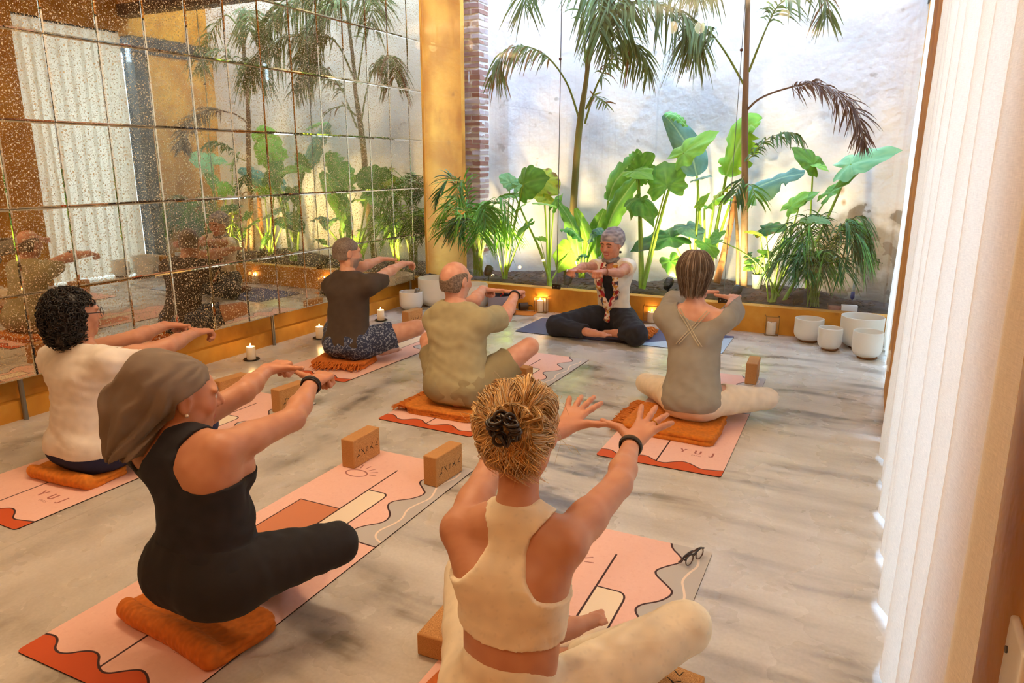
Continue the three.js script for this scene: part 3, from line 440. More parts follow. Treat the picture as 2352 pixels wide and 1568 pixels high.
{
  const stake = (label, a, b, r, tone) => { const t = thing('dry_stem', label, 'stem', a, 0, 'dry leaning stems'); mesh('cane', trunkGeo([[0, 0, 0], [(b[0] - a[0]) * 0.5 + 0.01, (b[1] - a[1]) * 0.5, (b[2] - a[2]) * 0.5], [b[0] - a[0], b[1] - a[1], b[2] - a[2]]], [r, r * 0.9, r * 0.7], tone), M.trunk, t); mesh('dry_leaf', paddleLeaf([[b[0] - a[0], b[1] - a[1], b[2] - a[2]], [b[0] - a[0] + 0.05, b[1] - a[1] + 0.02, b[2] - a[2] + 0.05], [b[0] - a[0] + 0.12, b[1] - a[1] - 0.05, b[2] - a[2] + 0.06]], 0.02, UP, { tone: 'dry' }), M.leaf, t); };
  stake('dry brown stem leaning right beside the straight palm', [-1.345, 0.321, -7.3], [-1.24, 1.171, -7.4], 0.034, [[176, 122, 78], [120, 82, 52]]);
  stake('thin upright dry cane close to the straight palm trunk', [-1.125, 0.31, -7.2], [-1.217, 1.094, -7.3], 0.018, [[128, 100, 60], [90, 74, 44]]);
}
function bushyPalm(label, base, fronds, group, stems) {
  const t = thing('bushy_palm', label, 'palm', base, 0, group);
  for (const [x, y, z, len, w, n, hang, tone] of fronds) {
    const h = y, a = V(rr(-0.05, 0.05), -0.02, rr(-0.04, 0.04)), b = V(x * 0.25, h * 0.62, z * 0.25), c = V(x * 0.7, h * 1.0, z * 0.7), d = V(x, h * (0.9 - 0.25 * hang), z);
    mesh('frond', frondGeo([a, b, c, d], { n, start: 0.42, len, hang, w, r: 0.007, tone, rachis: [132, 158, 60] }), M.leaf, t);
  }
  return t;
}
{
  const f1 = [[-0.34, 1.05, 0.25, 0.26, 0.009, 24, 0.35, 'dark'], [-0.1, 1.02, 0.3, 0.26, 0.009, 24, 0.3, 'mid']]; for (let i = 0; i < 17; i++) { const a = i * 2.399; f1.push([Math.cos(a) * rr(0.25, 0.5), rr(0.5, 0.86), Math.sin(a) * rr(0.15, 0.34), rr(0.2, 0.28), 0.0085, 22, rr(0.4, 0.7), ['mid', 'fresh', 'dark', 'mid'][i % 4]]); }
  bushyPalm('dense bushy palm in front of the ochre pier', [-3.923, 0.273, -7.05], f1, 'bushy palms');
  const f2 = []; for (let i = 0; i < 24; i++) { const a = i * 2.399; f2.push([Math.cos(a) * rr(0.2, 0.44), rr(0.4, 0.8), Math.sin(a) * rr(0.12, 0.3), rr(0.16, 0.26), 0.006, 20, rr(0.55, 0.95), ['dark', 'dark', 'mid'][i % 3]]); }
  bushyPalm('dense dark feathery palm near the right end of the garden', [-0.417, 0.246, -6.98], f2, 'bushy palms');
}
// ---- small garden things
{
  const p = [-0.96, 0.299, -7.3], t = thing('potted_plant', 'small leafy plant in a grey nursery pot behind the palm trunk', 'plant', p);
  mesh('pot', lathe([[0, 0], [0.04, 0], [0.052, 0.12], [0.058, 0.125], [0.058, 0.14], [0.05, 0.14], [0.046, 0.1], [0, 0.1]], 28), std(0x5b6560, 0.7), t);
  for (let i = 0; i < 12; i++) { const a = i * 2.4, h = rr(0.2, 0.42), r = rr(0.04, 0.14), b = [Math.cos(a) * r, h, Math.sin(a) * r], e = [b[0] + Math.cos(a) * 0.08, h - 0.02, b[2] + Math.sin(a) * 0.08]; mesh('leaf', heartLeaf(b, e, [0.1, 0.9, 0.5], { tone: i % 2 ? 'mid' : 'dark', wide: 1.2 }), M.leafGloss, t); mesh('stem', stemGeo([V(0, 0.09, 0), V(b[0] * 0.4, h * 0.7, b[2] * 0.4), V(...b)], 0.004, 0.003, undefined, undefined, 5), M.stem, t); }
}
{
  const p = [-0.113, 0.2, -7.6], t = thing('watering_tube', 'clear plastic watering tube with blue tip against the stained wall', 'tube', p);
  mesh('tube', tube([[0, 0.06, 0], [0.01, 0.25, -0.02], [0.02, 0.46, -0.03]], [0.014, 0.016, 0.018], 12), phys(0xdfeef0, 0.1, { transmission: 0.7, thickness: 0 }), t);
  mesh('blue_tip', lathe([[0, 0], [0.008, 0.01], [0.02, 0.03], [0.017, 0.085], [0, 0.09]], 18), std(0x2c4a9a, 0.4), t);
  mesh('top_flange', lathe([[0.016, 0.455], [0.05, 0.465], [0.05, 0.475], [0.016, 0.47]], 18), phys(0xdfeef0, 0.1, { transmission: 0.6, thickness: 0 }), t);
  for (let i = 0; i < 7; i++) { const a = -0.6 + i * 0.35; mesh('sprig', paddleLeaf([[0.02, 0.4, -0.02], [0.02 + 0.1 * Math.sin(a), 0.44 + 0.03 * (i % 3), 0], [0.02 + 0.2 * Math.sin(a), 0.37 - 0.03 * (i % 3), 0.02]], 0.016, UP, { tone: i % 2 ? 'mid' : 'dark' }), M.leaf, t); }
}
single('tile_offcut', new RoundedBoxGeometry(0.13, 0.09, 0.05, 2, 0.004), std(0xd9d8d4, 0.6), 'white tile offcut lying behind the kerb at the right', 'tile', [-0.118, 0.232, -6.9], 0.1);
single('stone_block', new RoundedBoxGeometry(0.13, 0.07, 0.09, 2, 0.012), std(0x9a6a58, 0.9), 'reddish stone block beside the white tile offcut', 'stone', [-0.223, 0.219, -6.92], 0.15);
function uplight(label, base, aim, power, color = 0x3a3d3a) {
  const t = thing('garden_spotlight', label, 'spotlight', base, 0, 'garden spotlights'), head = new THREE.Group(); head.name = 'head'; t.add(head);
  const dir = V(...aim).sub(V(...base)).normalize(); head.position.set(0, 0.09, 0); head.quaternion.setFromUnitVectors(V(0, 1, 0), dir);
  mesh('spike', lathe([[0, -0.1], [0.008, 0], [0.01, 0.06], [0, 0.065]], 10), std(color, 0.5), t);
  mesh('housing', lathe([[0, -0.065], [0.03, -0.06], [0.04, -0.02], [0.042, 0.045], [0.036, 0.045], [0.034, 0.025], [0, 0.025]], 24), std(color, 0.45, { metalness: 0.3 }), head);
  for (let i = 0; i < 6; i++) { const f = mesh('fin', new THREE.TorusGeometry(0.041, 0.003, 6, 24).rotateX(Math.PI / 2), std(color, 0.45), head); f.position.y = -0.02 + i * 0.009; }
  mesh('lamp_lens', new THREE.CylinderGeometry(0.033, 0.033, 0.004, 24).translate(0, 0.03, 0), new THREE.MeshStandardMaterial({ color: 0xfff0cc, emissive: UPLIGHT, emissiveIntensity: 12 }), head);
  const l = new THREE.SpotLight(UPLIGHT, power, 0, 0.95, 0.6); l.name = 'uplight'; l.castShadow = true; l.shadow.radius = 1.5; scene.add(l); const o = V(...base).add(V(0, 0.09, 0)).addScaledVector(dir, 0.06); l.position.copy(o); l.target.position.set(...aim); scene.add(l.target); l.target.name = 'uplight_target';
}
uplight('grey finned spotlight at the kerb under the left palm', [-2.762, 0.225, -6.86], [-2.75, 1.5, -8.1], UPLIGHT_POWER * 0.75);
uplight('black spotlight half hidden behind the grey haired woman', [-1.724, 0.26, -6.88], [-1.55, 1.3, -8.1], UPLIGHT_POWER, 0x161616);
uplight('small spotlight under the bushy palm by the ochre pier', [-3.71, 0.251, -6.9], [-3.75, 1.4, -8.0], UPLIGHT_POWER * 0.8);
uplight('small spotlight in the soil before the right elephant ear', [-1.081, 0.238, -6.88], [-0.75, 1.2, -8.1], UPLIGHT_POWER * 0.8);

// ---------------------------------------------------------------- figures: tapered bones joined into one surface
const v3 = { add: (a, b, s = 1) => [a[0] + b[0] * s, a[1] + b[1] * s, a[2] + b[2] * s], sub: (a, b) => [a[0] - b[0], a[1] - b[1], a[2] - b[2]], mul: (a, s) => [a[0] * s, a[1] * s, a[2] * s], dot: (a, b) => a[0] * b[0] + a[1] * b[1] + a[2] * b[2], len: (a) => Math.hypot(...a), mix: (a, b, t) => [lerp(a[0], b[0], t), lerp(a[1], b[1], t), lerp(a[2], b[2], t)], norm: (a) => { const l = Math.hypot(...a) || 1; return [a[0] / l, a[1] / l, a[2] / l]; }, cross: (a, b) => [a[1] * b[2] - a[2] * b[1], a[2] * b[0] - a[0] * b[2], a[0] * b[1] - a[1] * b[0]] };
// bone(a, b, ra, rb, blend, {n, f}): n, f squash the round section along n; cut: [point, normal] trims it
const bone = (a, b, ra, rb = ra, k = 0.025, o = {}) => ({ a, b, ra, rb, k, ...o });
const egg = (c, axes, r, k = 0.02, o = {}) => ({ egg: true, c, axes, r, k, ...o });
function primDist(q, x, y, z) {
  let d;
  if (q.egg) {
    const dx = x - q.c[0], dy = y - q.c[1], dz = z - q.c[2], A = q.axes, r = q.r;
    const u = (dx * A[0][0] + dy * A[0][1] + dz * A[0][2]), v = (dx * A[1][0] + dy * A[1][1] + dz * A[1][2]), w = (dx * A[2][0] + dy * A[2][1] + dz * A[2][2]);
    const k0 = Math.sqrt((u / r[0]) ** 2 + (v / r[1]) ** 2 + (w / r[2]) ** 2), k1 = Math.sqrt((u / r[0] ** 2) ** 2 + (v / r[1] ** 2) ** 2 + (w / r[2] ** 2) ** 2);
    d = k1 < 1e-6 ? -Math.min(...r) : k0 * (k0 - 1) / k1;
  } else {
    const a = q.a, b = q.b; let px = x - a[0], py = y - a[1], pz = z - a[2], bx = b[0] - a[0], by = b[1] - a[1], bz = b[2] - a[2];
    if (q.n) { const g = 1 / q.f - 1, n = q.n, s = (px * n[0] + py * n[1] + pz * n[2]) * g, t = (bx * n[0] + by * n[1] + bz * n[2]) * g; px += n[0] * s; py += n[1] * s; pz += n[2] * s; bx += n[0] * t; by += n[1] * t; bz += n[2] * t; }
    const bb = bx * bx + by * by + bz * bz; let t = bb > 0 ? (px * bx + py * by + pz * bz) / bb : 0; t = t < 0 ? 0 : t > 1 ? 1 : t;
    const ex = px - bx * t, ey = py - by * t, ez = pz - bz * t; d = Math.sqrt(ex * ex + ey * ey + ez * ez) - (q.ra + (q.rb - q.ra) * t);
  }
  if (q.cut) { const c = q.cut; const e = (x - c[0][0]) * c[1][0] + (y - c[0][1]) * c[1][1] + (z - c[0][2]) * c[1][2]; if (e > d) d = e; }
  return d;
}
function field(prims, grow = 0) {
  return (x, y, z) => {
    let d = 1e3;
    for (let i = 0; i < prims.length; i++) {
      const q = prims[i], e = primDist(q, x, y, z), k = q.k;
      if (q.carve) { const h = clamp(0.5 - 0.5 * (d + e) / k); d = lerp(d, -e, h) + k * h * (1 - h); continue; }
      if (e >= d + k) continue; if (d >= e + k) { d = e; continue; }
      const h = 0.5 + 0.5 * (e - d) / k; d = e + (d - e) * h - k * h * (1 - h);
    }
    return d - grow;
  };
}
function primBounds(prims, pad) {
  const lo = [1e9, 1e9, 1e9], hi = [-1e9, -1e9, -1e9];
  for (const q of prims) { if (q.carve) continue; for (const [c, r] of q.egg ? [[q.c, Math.max(...q.r)]] : [[q.a, q.ra], [q.b, q.rb]]) for (let i = 0; i < 3; i++) { lo[i] = Math.min(lo[i], c[i] - r - pad); hi[i] = Math.max(hi[i], c[i] + r + pad); } }
  return [lo, hi];
}
// surface nets over a block-culled grid
function surface(f, [lo, hi], h) {
  const n = [0, 1, 2].map((i) => Math.ceil((hi[i] - lo[i]) / h / 6) * 6 + 1), [nx, ny, nz] = n, val = new Float32Array(nx * ny * nz), B = 6, reach = B * h * 0.87 * 1.75;
  for (let bz = 0; bz < nz; bz += B) for (let by = 0; by < ny; by += B) for (let bx = 0; bx < nx; bx += B) {
    const c = f(lo[0] + (bx + B / 2) * h, lo[1] + (by + B / 2) * h, lo[2] + (bz + B / 2) * h), far = Math.abs(c) > reach;
    for (let z = bz; z < Math.min(nz, bz + B); z++) for (let y = by; y < Math.min(ny, by + B); y++) for (let x = bx; x < Math.min(nx, bx + B); x++) val[x + nx * (y + ny * z)] = far ? c : f(lo[0] + x * h, lo[1] + y * h, lo[2] + z * h);
  }
  const id = new Int32Array(nx * ny * nz).fill(-1), pos = [], idx = [], sx = 1, sy = nx, sz = nx * ny;
  const corner = [0, sx, sy, sx + sy, sz, sx + sz, sy + sz, sx + sy + sz], E = [[0, 1], [0, 2], [0, 4], [1, 3], [1, 5], [2, 3], [2, 6], [3, 7], [4, 5], [4, 6], [5, 7], [6, 7]];
  for (let z = 0; z < nz - 1; z++) for (let y = 0; y < ny - 1; y++) for (let x = 0; x < nx - 1; x++) {
    const i = x + nx * (y + ny * z); let neg = 0; for (let c = 0; c < 8; c++) if (val[i + corner[c]] < 0) neg++;
    if (neg === 0 || neg === 8) continue;
    let px = 0, py = 0, pz = 0, m = 0;
    for (const [a, b] of E) { const va = val[i + corner[a]], vb = val[i + corner[b]]; if ((va < 0) === (vb < 0)) continue; const t = va / (va - vb); px += (a & 1) + ((b & 1) - (a & 1)) * t; py += ((a >> 1) & 1) + (((b >> 1) & 1) - ((a >> 1) & 1)) * t; pz += (a >> 2) + ((b >> 2) - (a >> 2)) * t; m++; }
    id[i] = pos.length / 3; pos.push(lo[0] + (x + px / m) * h, lo[1] + (y + py / m) * h, lo[2] + (z + pz / m) * h);
  }
  const quad = (a, b, c, d, flip) => { if (a < 0 || b < 0 || c < 0 || d < 0) return; flip ? idx.push(a, c, b, a, d, c) : idx.push(a, b, c, a, c, d); };
  for (let z = 1; z < nz - 1; z++) for (let y = 1; y < ny - 1; y++) for (let x = 1; x < nx - 1; x++) {
    const i = x + nx * (y + ny * z), s = val[i] < 0;
    if (s !== (val[i + sx] < 0)) quad(id[i - sy - sz], id[i - sz], id[i], id[i - sy], !s);
    if (s !== (val[i + sy] < 0)) quad(id[i - sx - sz], id[i - sx], id[i], id[i - sz], !s);
    if (s !== (val[i + sz] < 0)) quad(id[i - sx - sy], id[i - sy], id[i], id[i - sx], !s);
  }
  const g = new THREE.BufferGeometry(); g.setAttribute('position', new THREE.Float32BufferAttribute(pos, 3)); g.setIndex(idx); g.computeVertexNormals(); return g;
}

// one hand: wrist w, fingers along d, palm facing n, thumb on side t; curl per finger in radians per joint
function handPrims(w, d, n, t, o = {}) {
  const L = [0.072, 0.08, 0.074, 0.06], curl = o.curl ?? [0.3, 0.3, 0.3, 0.3], fan = o.fan ?? 0.06, s = o.size ?? 1, P = [], K = 0.006;
  for (let i = 0; i < 4; i++) {
    const off = (0.029 - 0.0195 * i) * s, root = v3.add(v3.add(w, d, 0.018 * s), t, off * 0.62), kn = v3.add(v3.add(w, d, (0.088 - 0.005 * Math.abs(i - 1)) * s), t, off);
    P.push(bone(root, kn, 0.0135 * s, 0.0115 * s, 0.012, { n, f: 0.85 }));
    let dir = v3.norm(v3.add(d, t, fan * (1.5 - i))), nn = n, p = kn; const seg = [0.46, 0.3, 0.24];
    for (let j = 0; j < 3; j++) { const a = curl[i] * (j === 0 ? 1 : 1.1), c = Math.cos(a), sn = Math.sin(a), nd = v3.add(v3.mul(dir, c), nn, sn); nn = v3.add(v3.mul(nn, c), dir, -sn); dir = v3.norm(nd); const e = v3.add(p, dir, L[i] * seg[j] * s); P.push(bone(p, e, (0.0098 - 0.0009 * j) * s, (0.0092 - 0.0009 * j) * s, K)); p = e; }
  }
  const b = v3.add(v3.add(w, d, 0.02 * s), t, 0.022 * s), td = v3.norm(o.thumb ?? v3.add(v3.mul(t, 0.85), d, 0.55)), m = v3.add(b, v3.norm(v3.add(td, d, 0.5)), 0.045 * s), e1 = v3.add(m, td, 0.034 * s), e2 = v3.add(e1, v3.norm(v3.add(td, n, -0.12)), 0.028 * s);
  P.push(bone(b, m, 0.0165 * s, 0.0125 * s, 0.012), bone(m, e1, 0.0118 * s, 0.0105 * s, K), bone(e1, e2, 0.0102 * s, 0.0088 * s, K)); P.push(bone(w, v3.add(w, d, 0.03 * s), 0.026 * s, 0.026 * s, 0.015, { n, f: 0.7 })); return { prims: P, tip: e2 };
}
// head in its own axes: r to its right, u up, f forward
function headFrame(c, f, tilt = 0) { f = v3.norm(f); let r = v3.norm(v3.cross(f, [0, 1, 0])); let u = v3.cross(r, f); if (tilt) { const cs = Math.cos(tilt), sn = Math.sin(tilt); const f2 = v3.add(v3.mul(f, cs), u, -sn); u = v3.add(v3.mul(u, cs), f, sn); f = f2; } return { c, f, r, u, at: (x, y, z) => v3.add(v3.add(v3.add(c, r, x), u, y), f, z), local: (x, y, z) => { const d = [x - c[0], y - c[1], z - c[2]]; return [v3.dot(d, r), v3.dot(d, u), v3.dot(d, f)]; }, axes: [r, u, f] }; }
function headPrims(H, s = 1) {
  const A = H.axes, at = (x, y, z) => H.at(x * s, y * s, z * s), e = (x, y, z, a, b, c, k, o) => egg(at(x, y, z), A, [a * s, b * s, c * s], k * s, o), P = [];
  P.push(e(0, 0.022, -0.008, 0.077, 0.09, 0.097, 0.02), e(0, -0.05, 0.035, 0.058, 0.062, 0.058, 0.03), e(0, 0.0, 0.05, 0.062, 0.07, 0.046, 0.02), e(0, -0.088, 0.07, 0.024, 0.02, 0.02, 0.025));
  for (const q of [-1, 1]) { P.push(e(q * 0.03, 0.03, 0.082, 0.03, 0.011, 0.014, 0.014), e(q * 0.043, -0.022, 0.066, 0.02, 0.02, 0.02, 0.02), e(q * 0.031, 0.009, 0.103, 0.015, 0.009, 0.013, 0.012, { carve: true }), e(q * 0.03, 0.009, 0.083, 0.0125, 0.0125, 0.0125, 0.004)); P.push(e(q * 0.078, -0.002, -0.006, 0.009, 0.031, 0.02, 0.01), e(q * 0.088, -0.002, 0.0, 0.006, 0.02, 0.011, 0.006, { carve: true }), e(q * 0.05, -0.06, 0.01, 0.022, 0.04, 0.04, 0.02)); }
  P.push(bone(at(0, 0.018, 0.092), at(0, -0.018, 0.113), 0.008 * s, 0.0115 * s, 0.012), bone(at(-0.012, -0.024, 0.1), at(0.012, -0.024, 0.1), 0.008 * s, 0.008 * s, 0.008));
  P.push(bone(at(-0.018, -0.049, 0.089), at(0.018, -0.049, 0.089), 0.0068 * s, 0.0068 * s, 0.006), bone(at(-0.015, -0.06, 0.088), at(0.015, -0.06, 0.088), 0.0075 * s, 0.0075 * s, 0.006)); return P;
}
function headPaint(H, s, skin, o) {
  const dark = o.brow ?? [70, 48, 34], lip = o.lip ?? mix3(skin, [170, 60, 60], 0.55);
  return (x, y, z) => {
    const [a, b, c] = H.local(x, y, z).map((q) => q / s); let t = mix3(skin, [skin[0] * 0.9, skin[1] * 0.82, skin[2] * 0.8], clamp(0.4 + 0.5 * noise(x * 40, y * 40, z * 40)));
    if (c > 0.03) {
      const q = Math.abs(a); t = mix3(t, mix3(skin, [205, 96, 76], 0.5), 0.22 * Math.exp(-(((q - 0.042) / 0.022) ** 2 + ((b + 0.022) / 0.022) ** 2)));
      if (c > 0.075 && Math.hypot(q - 0.031, (b - 0.009) * 1.6) < 0.0135) { const e = Math.hypot(q - 0.031, b - 0.008); t = o.lookDown ? (b < 0.0065 ? [52, 32, 24] : mix3(skin, [120, 70, 52], 0.45)) : e < 0.0068 ? [44, 28, 20] : b > 0.014 ? [96, 62, 48] : [226, 216, 206]; }
      if (c > 0.06 && Math.abs(b - 0.034 + 2.2 * (q - 0.03) ** 2 * 8) < 0.0058 && q > 0.012 && q < 0.053) t = mix3(t, dark, 0.85);
      if (c > 0.07 && q < 0.025 && b < -0.04 && b > -0.069) { t = mix3(t, lip, 0.9); if (o.smile && Math.abs(b + 0.054) < 0.0042 && q < 0.019) t = [222, 206, 190]; }
      if (o.beard && b < -0.035 && c > 0.0 && !(q < 0.02 && b > -0.068 && b < -0.044)) t = mix3(t, o.beard, 0.6 * sstep(-0.03, -0.055, b));
    }
    if (o.beard && b < -0.03 && b > -0.095 && c > 0.005) t = mix3(t, o.beard, 0.3);
    return t;
  };
}
const FWD = [0, 0, -1];
M.skin = phys(0xffffff, 0.5, { vertexColors: true, sheen: 0.15, sheenRoughness: 0.5 });
M.cloth = phys(0xffffff, 0.92, { vertexColors: true, sheen: 0.35, sheenRoughness: 0.6 });
M.hair = phys(0xffffff, 0.45, { vertexColors: true, sheen: 0.3, sheenRoughness: 0.4 });
// J: joints in the figure's own metres; returns bone sets that body and clothes share
function figureBones(J, o = {}) {
  const w = o.build ?? 1, R = J.right ?? [1, 0, 0], Fw = J.fwd ?? FWD, back = v3.mul(Fw, -1), S = {};
  const side = (p, s, x, y = 0, z = 0) => v3.add(v3.add(v3.add(p, R, s * x), [0, 1, 0], y), back, z), flat = { n: back, f: 0.8 };
  S.torso = [bone(J.pelvis, J.waist, 0.125 * w, 0.112 * w, 0.03, { n: back, f: 0.85 }), bone(J.waist, J.chest, 0.112 * w, 0.12 * w, 0.03, flat)];
  for (const s of [-1, 1]) S.torso.push(bone(side(J.waist, s, 0.045 * w), side(J.chest, s, 0.062 * w, 0.02), 0.082 * w, 0.09 * w, 0.03, flat));
  S.torso.push(bone(side(J.neck, -1, 0.07 * w, -0.07, 0.0), side(J.neck, 1, 0.07 * w, -0.07, 0.0), 0.072 * w, 0.072 * w, 0.03));
  if (o.bust) for (const s of [-1, 1]) S.torso.push(egg(side(J.chest, s, 0.065, 0.0, -0.075), [R, [0, 1, 0], Fw], [0.06 * o.bust, 0.06 * o.bust, 0.055 * o.bust], 0.03));
  if (o.belly) S.torso.push(egg(side(J.waist, 1, 0, -0.02, -0.05), [R, [0, 1, 0], Fw], [0.12 * o.belly, 0.1 * o.belly, 0.09 * o.belly], 0.05));
  S.shoulders = [bone(v3.add(J.neck, [0, 1, 0], -0.01), J.shL, 0.045 * w, 0.05 * w, 0.03), bone(v3.add(J.neck, [0, 1, 0], -0.01), J.shR, 0.045 * w, 0.05 * w, 0.03)];
  for (const s of [-1, 1]) { const sh = s < 0 ? J.shL : J.shR; S.shoulders.push(bone(side(J.chest, s, 0.08 * w, 0.02, 0.03), v3.add(sh, back, 0.01), 0.065 * w, 0.05 * w, 0.03)); }
  S.neck = [bone(v3.add(J.neck, [0, 1, 0], -0.02), v3.add(J.head, [0, 1, 0], -0.04), 0.055 * (o.neckW ?? w), 0.053 * (o.neckW ?? w), 0.025)];
  const aw = o.arm ?? w, arm = (sh, el, wr) => [bone(sh, v3.mix(sh, el, 0.4), 0.055 * aw, 0.05 * aw, 0.02), bone(v3.mix(sh, el, 0.35), el, 0.05 * aw, 0.04 * aw, 0.02), bone(el, v3.mix(el, wr, 0.35), 0.04 * aw, 0.041 * aw, 0.015), bone(v3.mix(el, wr, 0.35), wr, 0.041 * aw, 0.0265 * aw, 0.015, { n: [0, 1, 0], f: 0.9 })];
  S.armL = arm(J.shL, J.elL, J.wrL); S.armR = arm(J.shR, J.elR, J.wrR);
  const lw = o.leg ?? w, hip = (s) => side(J.pelvis, s, 0.095 * w, -0.01, -0.02);
  S.seat = []; for (const s of [-1, 1]) S.seat.push(egg(side(J.pelvis, s, 0.07 * w, -0.012, 0.025), [R, [0, 1, 0], Fw], [0.1 * lw, 0.098 * lw, 0.105 * lw], 0.06)); S.seat.push(bone(hip(-1), hip(1), 0.1 * w, 0.1 * w, 0.05));
  const leg = (h, k, a) => [bone(h, k, 0.098 * lw, 0.06 * lw, 0.02), bone(k, v3.mix(k, a, 0.3), 0.055 * lw, 0.056 * lw, 0.015), bone(v3.mix(k, a, 0.3), a, 0.056 * lw, 0.034 * lw, 0.015)];
  S.legL = leg(hip(-1), J.knL, J.anL); S.legR = leg(hip(1), J.knR, J.anR);
  const foot = (a, toe) => { const d = v3.norm(v3.sub(toe, a)), P = [bone(v3.add(a, d, -0.03), v3.add(a, d, 0.06), 0.031, 0.03, 0.015), bone(v3.add(a, d, 0.03), v3.add(a, d, 0.15), 0.03, 0.022, 0.015)], q = v3.norm(v3.cross(d, [0, 1, 0])); for (let i = 0; i < 5; i++) { const b = v3.add(v3.add(a, d, 0.15), q, -0.026 + 0.013 * i); P.push(bone(b, v3.add(b, d, 0.045 - 0.006 * i), i ? 0.0075 : 0.0105, i ? 0.007 : 0.01, 0.006)); } return P; };
  S.footL = foot(J.anL, J.toeL); S.footR = foot(J.anR, J.toeR); S.hip = hip; S.side = side; return S;
}
function clothGeo(prims, grow, clip, o = {}) {
  const f0 = field(prims, grow), h = o.cell ?? 0.009, amp = o.amp ?? 0.003, fr = o.freq ?? [9, 22, 9], hollow = o.hollow, extra = o.extra;
  const f = (x, y, z) => { let d = f0(x, y, z); if (d < 0.03) { d += amp * noise(x * fr[0], y * fr[1] + 2 * noise(x * 6, y * 3, z * 6), z * fr[2] + (o.seed ?? 0)) * 2 + (o.fine ?? 0.0008) * noise(x * 60, y * 60, z * 60); if (extra) d += extra(x, y, z, d); } if (hollow && -(d + hollow) > d) d = -(d + hollow); if (clip) { const c = clip(x, y, z); if (c > d) d = c; } return d; };
  const g = surface(f, primBounds(prims, grow + 0.03), h), c = o.color;
  return paint(g, typeof c === 'function' ? c : (x, y, z) => { const t = 1 + (o.vary ?? 0.025) * noise(x * 26, y * 26, z * 26) * 2; return [c[0] * t, c[1] * t, c[2] * t]; });
}
function person(label, base, J0, o) {
  const rel = (p) => v3.sub(p, base), J = {}; for (const k in J0) J[k] = ['right', 'fwd', 'face'].includes(k) ? J0[k] : rel(J0[k]);
  const t = thing('person', label, 'person', base), S = figureBones(J, o), hs = o.headSize ?? 1, H = headFrame(J.head, J.face ?? J.fwd ?? FWD, o.tilt ?? 0), skin = o.skin;
  const all = [...S.torso, ...S.shoulders, ...S.neck, ...S.seat, ...S.legL, ...S.legR, ...S.armL, ...S.armR, egg(H.at(0, 0.01, -0.01), H.axes, [0.068 * hs, 0.08 * hs, 0.085 * hs], 0.02)];
  const skinPaint = (x, y, z) => { let q = clamp(0.5 + 0.6 * noise(x * 30, y * 30, z * 30)), c = mix3(skin, [skin[0] * 0.92, skin[1] * 0.86, skin[2] * 0.84], q); if (o.freckle && noise(x * 170, y * 170, z * 170) > 0.6) c = mix3(c, [130, 76, 44], 0.35); return c; };
  const parts = [paint(surface(field(all), primBounds(all, 0.02), 0.0095), skinPaint)];
  for (const [k, foot] of [['L', S.footL], ['R', S.footR]]) if (o.feet !== false) parts.push(paint(surface(field([S['leg' + k][2], ...foot]), primBounds(foot, 0.02), 0.0048), skinPaint));
  const hp = [S.neck[0], ...headPrims(H, hs)]; parts.push(paint(surface(field(hp), primBounds(hp.slice(1), 0.015), o.headCell ?? 0.0042), headPaint(H, hs, skin, o)));
  const tips = {};
  for (const k of ['L', 'R']) { const h = o.hands[k], wr = J['wr' + k], el = J['el' + k], hd = handPrims(wr, v3.norm(h.d), v3.norm(h.n), v3.norm(h.t), h), P = [bone(v3.mix(wr, el, 0.12), wr, 0.0285 * (o.arm ?? o.build ?? 1), 0.0265 * (o.arm ?? o.build ?? 1), 0.015), ...hd.prims]; tips[k] = hd.tip; parts.push(paint(surface(field(P), primBounds(P, 0.012), 0.0032), (x, y, z) => { const c = skinPaint(x, y, z); return mix3(c, [210, 120, 90], 0.12); })); }
  mesh('body', mergeGeometries(parts), M.skin, t);
  return { t, J, S, H, hs, tips };
}
// garment(part name, geometry)
const wear = (P, name, g, mat = M.cloth, label) => { const m = mesh(name, g, mat, P.t); if (label) m.userData.label = label; return m; };
const planeClip = (p, n) => { n = v3.norm(n); return (x, y, z) => (x - p[0]) * n[0] + (y - p[1]) * n[1] + (z - p[2]) * n[2]; };
const waistClip = (J, h, tilt = 0, rad = 0.185) => (x, y, z) => { const r = Math.hypot(x - J.pelvis[0], z - J.pelvis[2]); return y - J.pelvis[1] - h + tilt * (z - J.pelvis[2]) - 4 * Math.max(0, r - rad); };
const anyClip = (...c) => (x, y, z) => { let m = -1e3; for (const f of c) m = Math.max(m, f(x, y, z)); return m; };
const ball = (c, r) => (x, y, z) => r - Math.hypot(x - c[0], y - c[1], z - c[2]);       // removes a ball
function polyClip(o, R, pts) {                                     // keeps what lies inside an outline in the (across, up) plane
  return (x, y, z) => { const a = (x - o[0]) * R[0] + (z - o[2]) * R[2], b = y - o[1]; let d = 1e9, inside = false; for (let i = 0, j = pts.length - 1; i < pts.length; j = i++) { const ex = pts[j][0] - pts[i][0], ey = pts[j][1] - pts[i][1], wx = a - pts[i][0], wy = b - pts[i][1], t = clamp((wx * ex + wy * ey) / (ex * ex + ey * ey)); d = Math.min(d, Math.hypot(wx - ex * t, wy - ey * t)); if ((pts[i][1] > b) !== (pts[j][1] > b) && a < (pts[j][0] - pts[i][0]) * (b - pts[i][1]) / (pts[j][1] - pts[i][1]) + pts[i][0]) inside = !inside; } return inside ? -d : d; };
}
function sleeve(sh, el, to, r0, r1, k = 0.03) { const e = v3.mix(sh, el, to), d = v3.norm(v3.sub(el, sh)); return bone(sh, v3.add(e, d, 0.03), r0, r1, k, { cut: [e, d] }); }
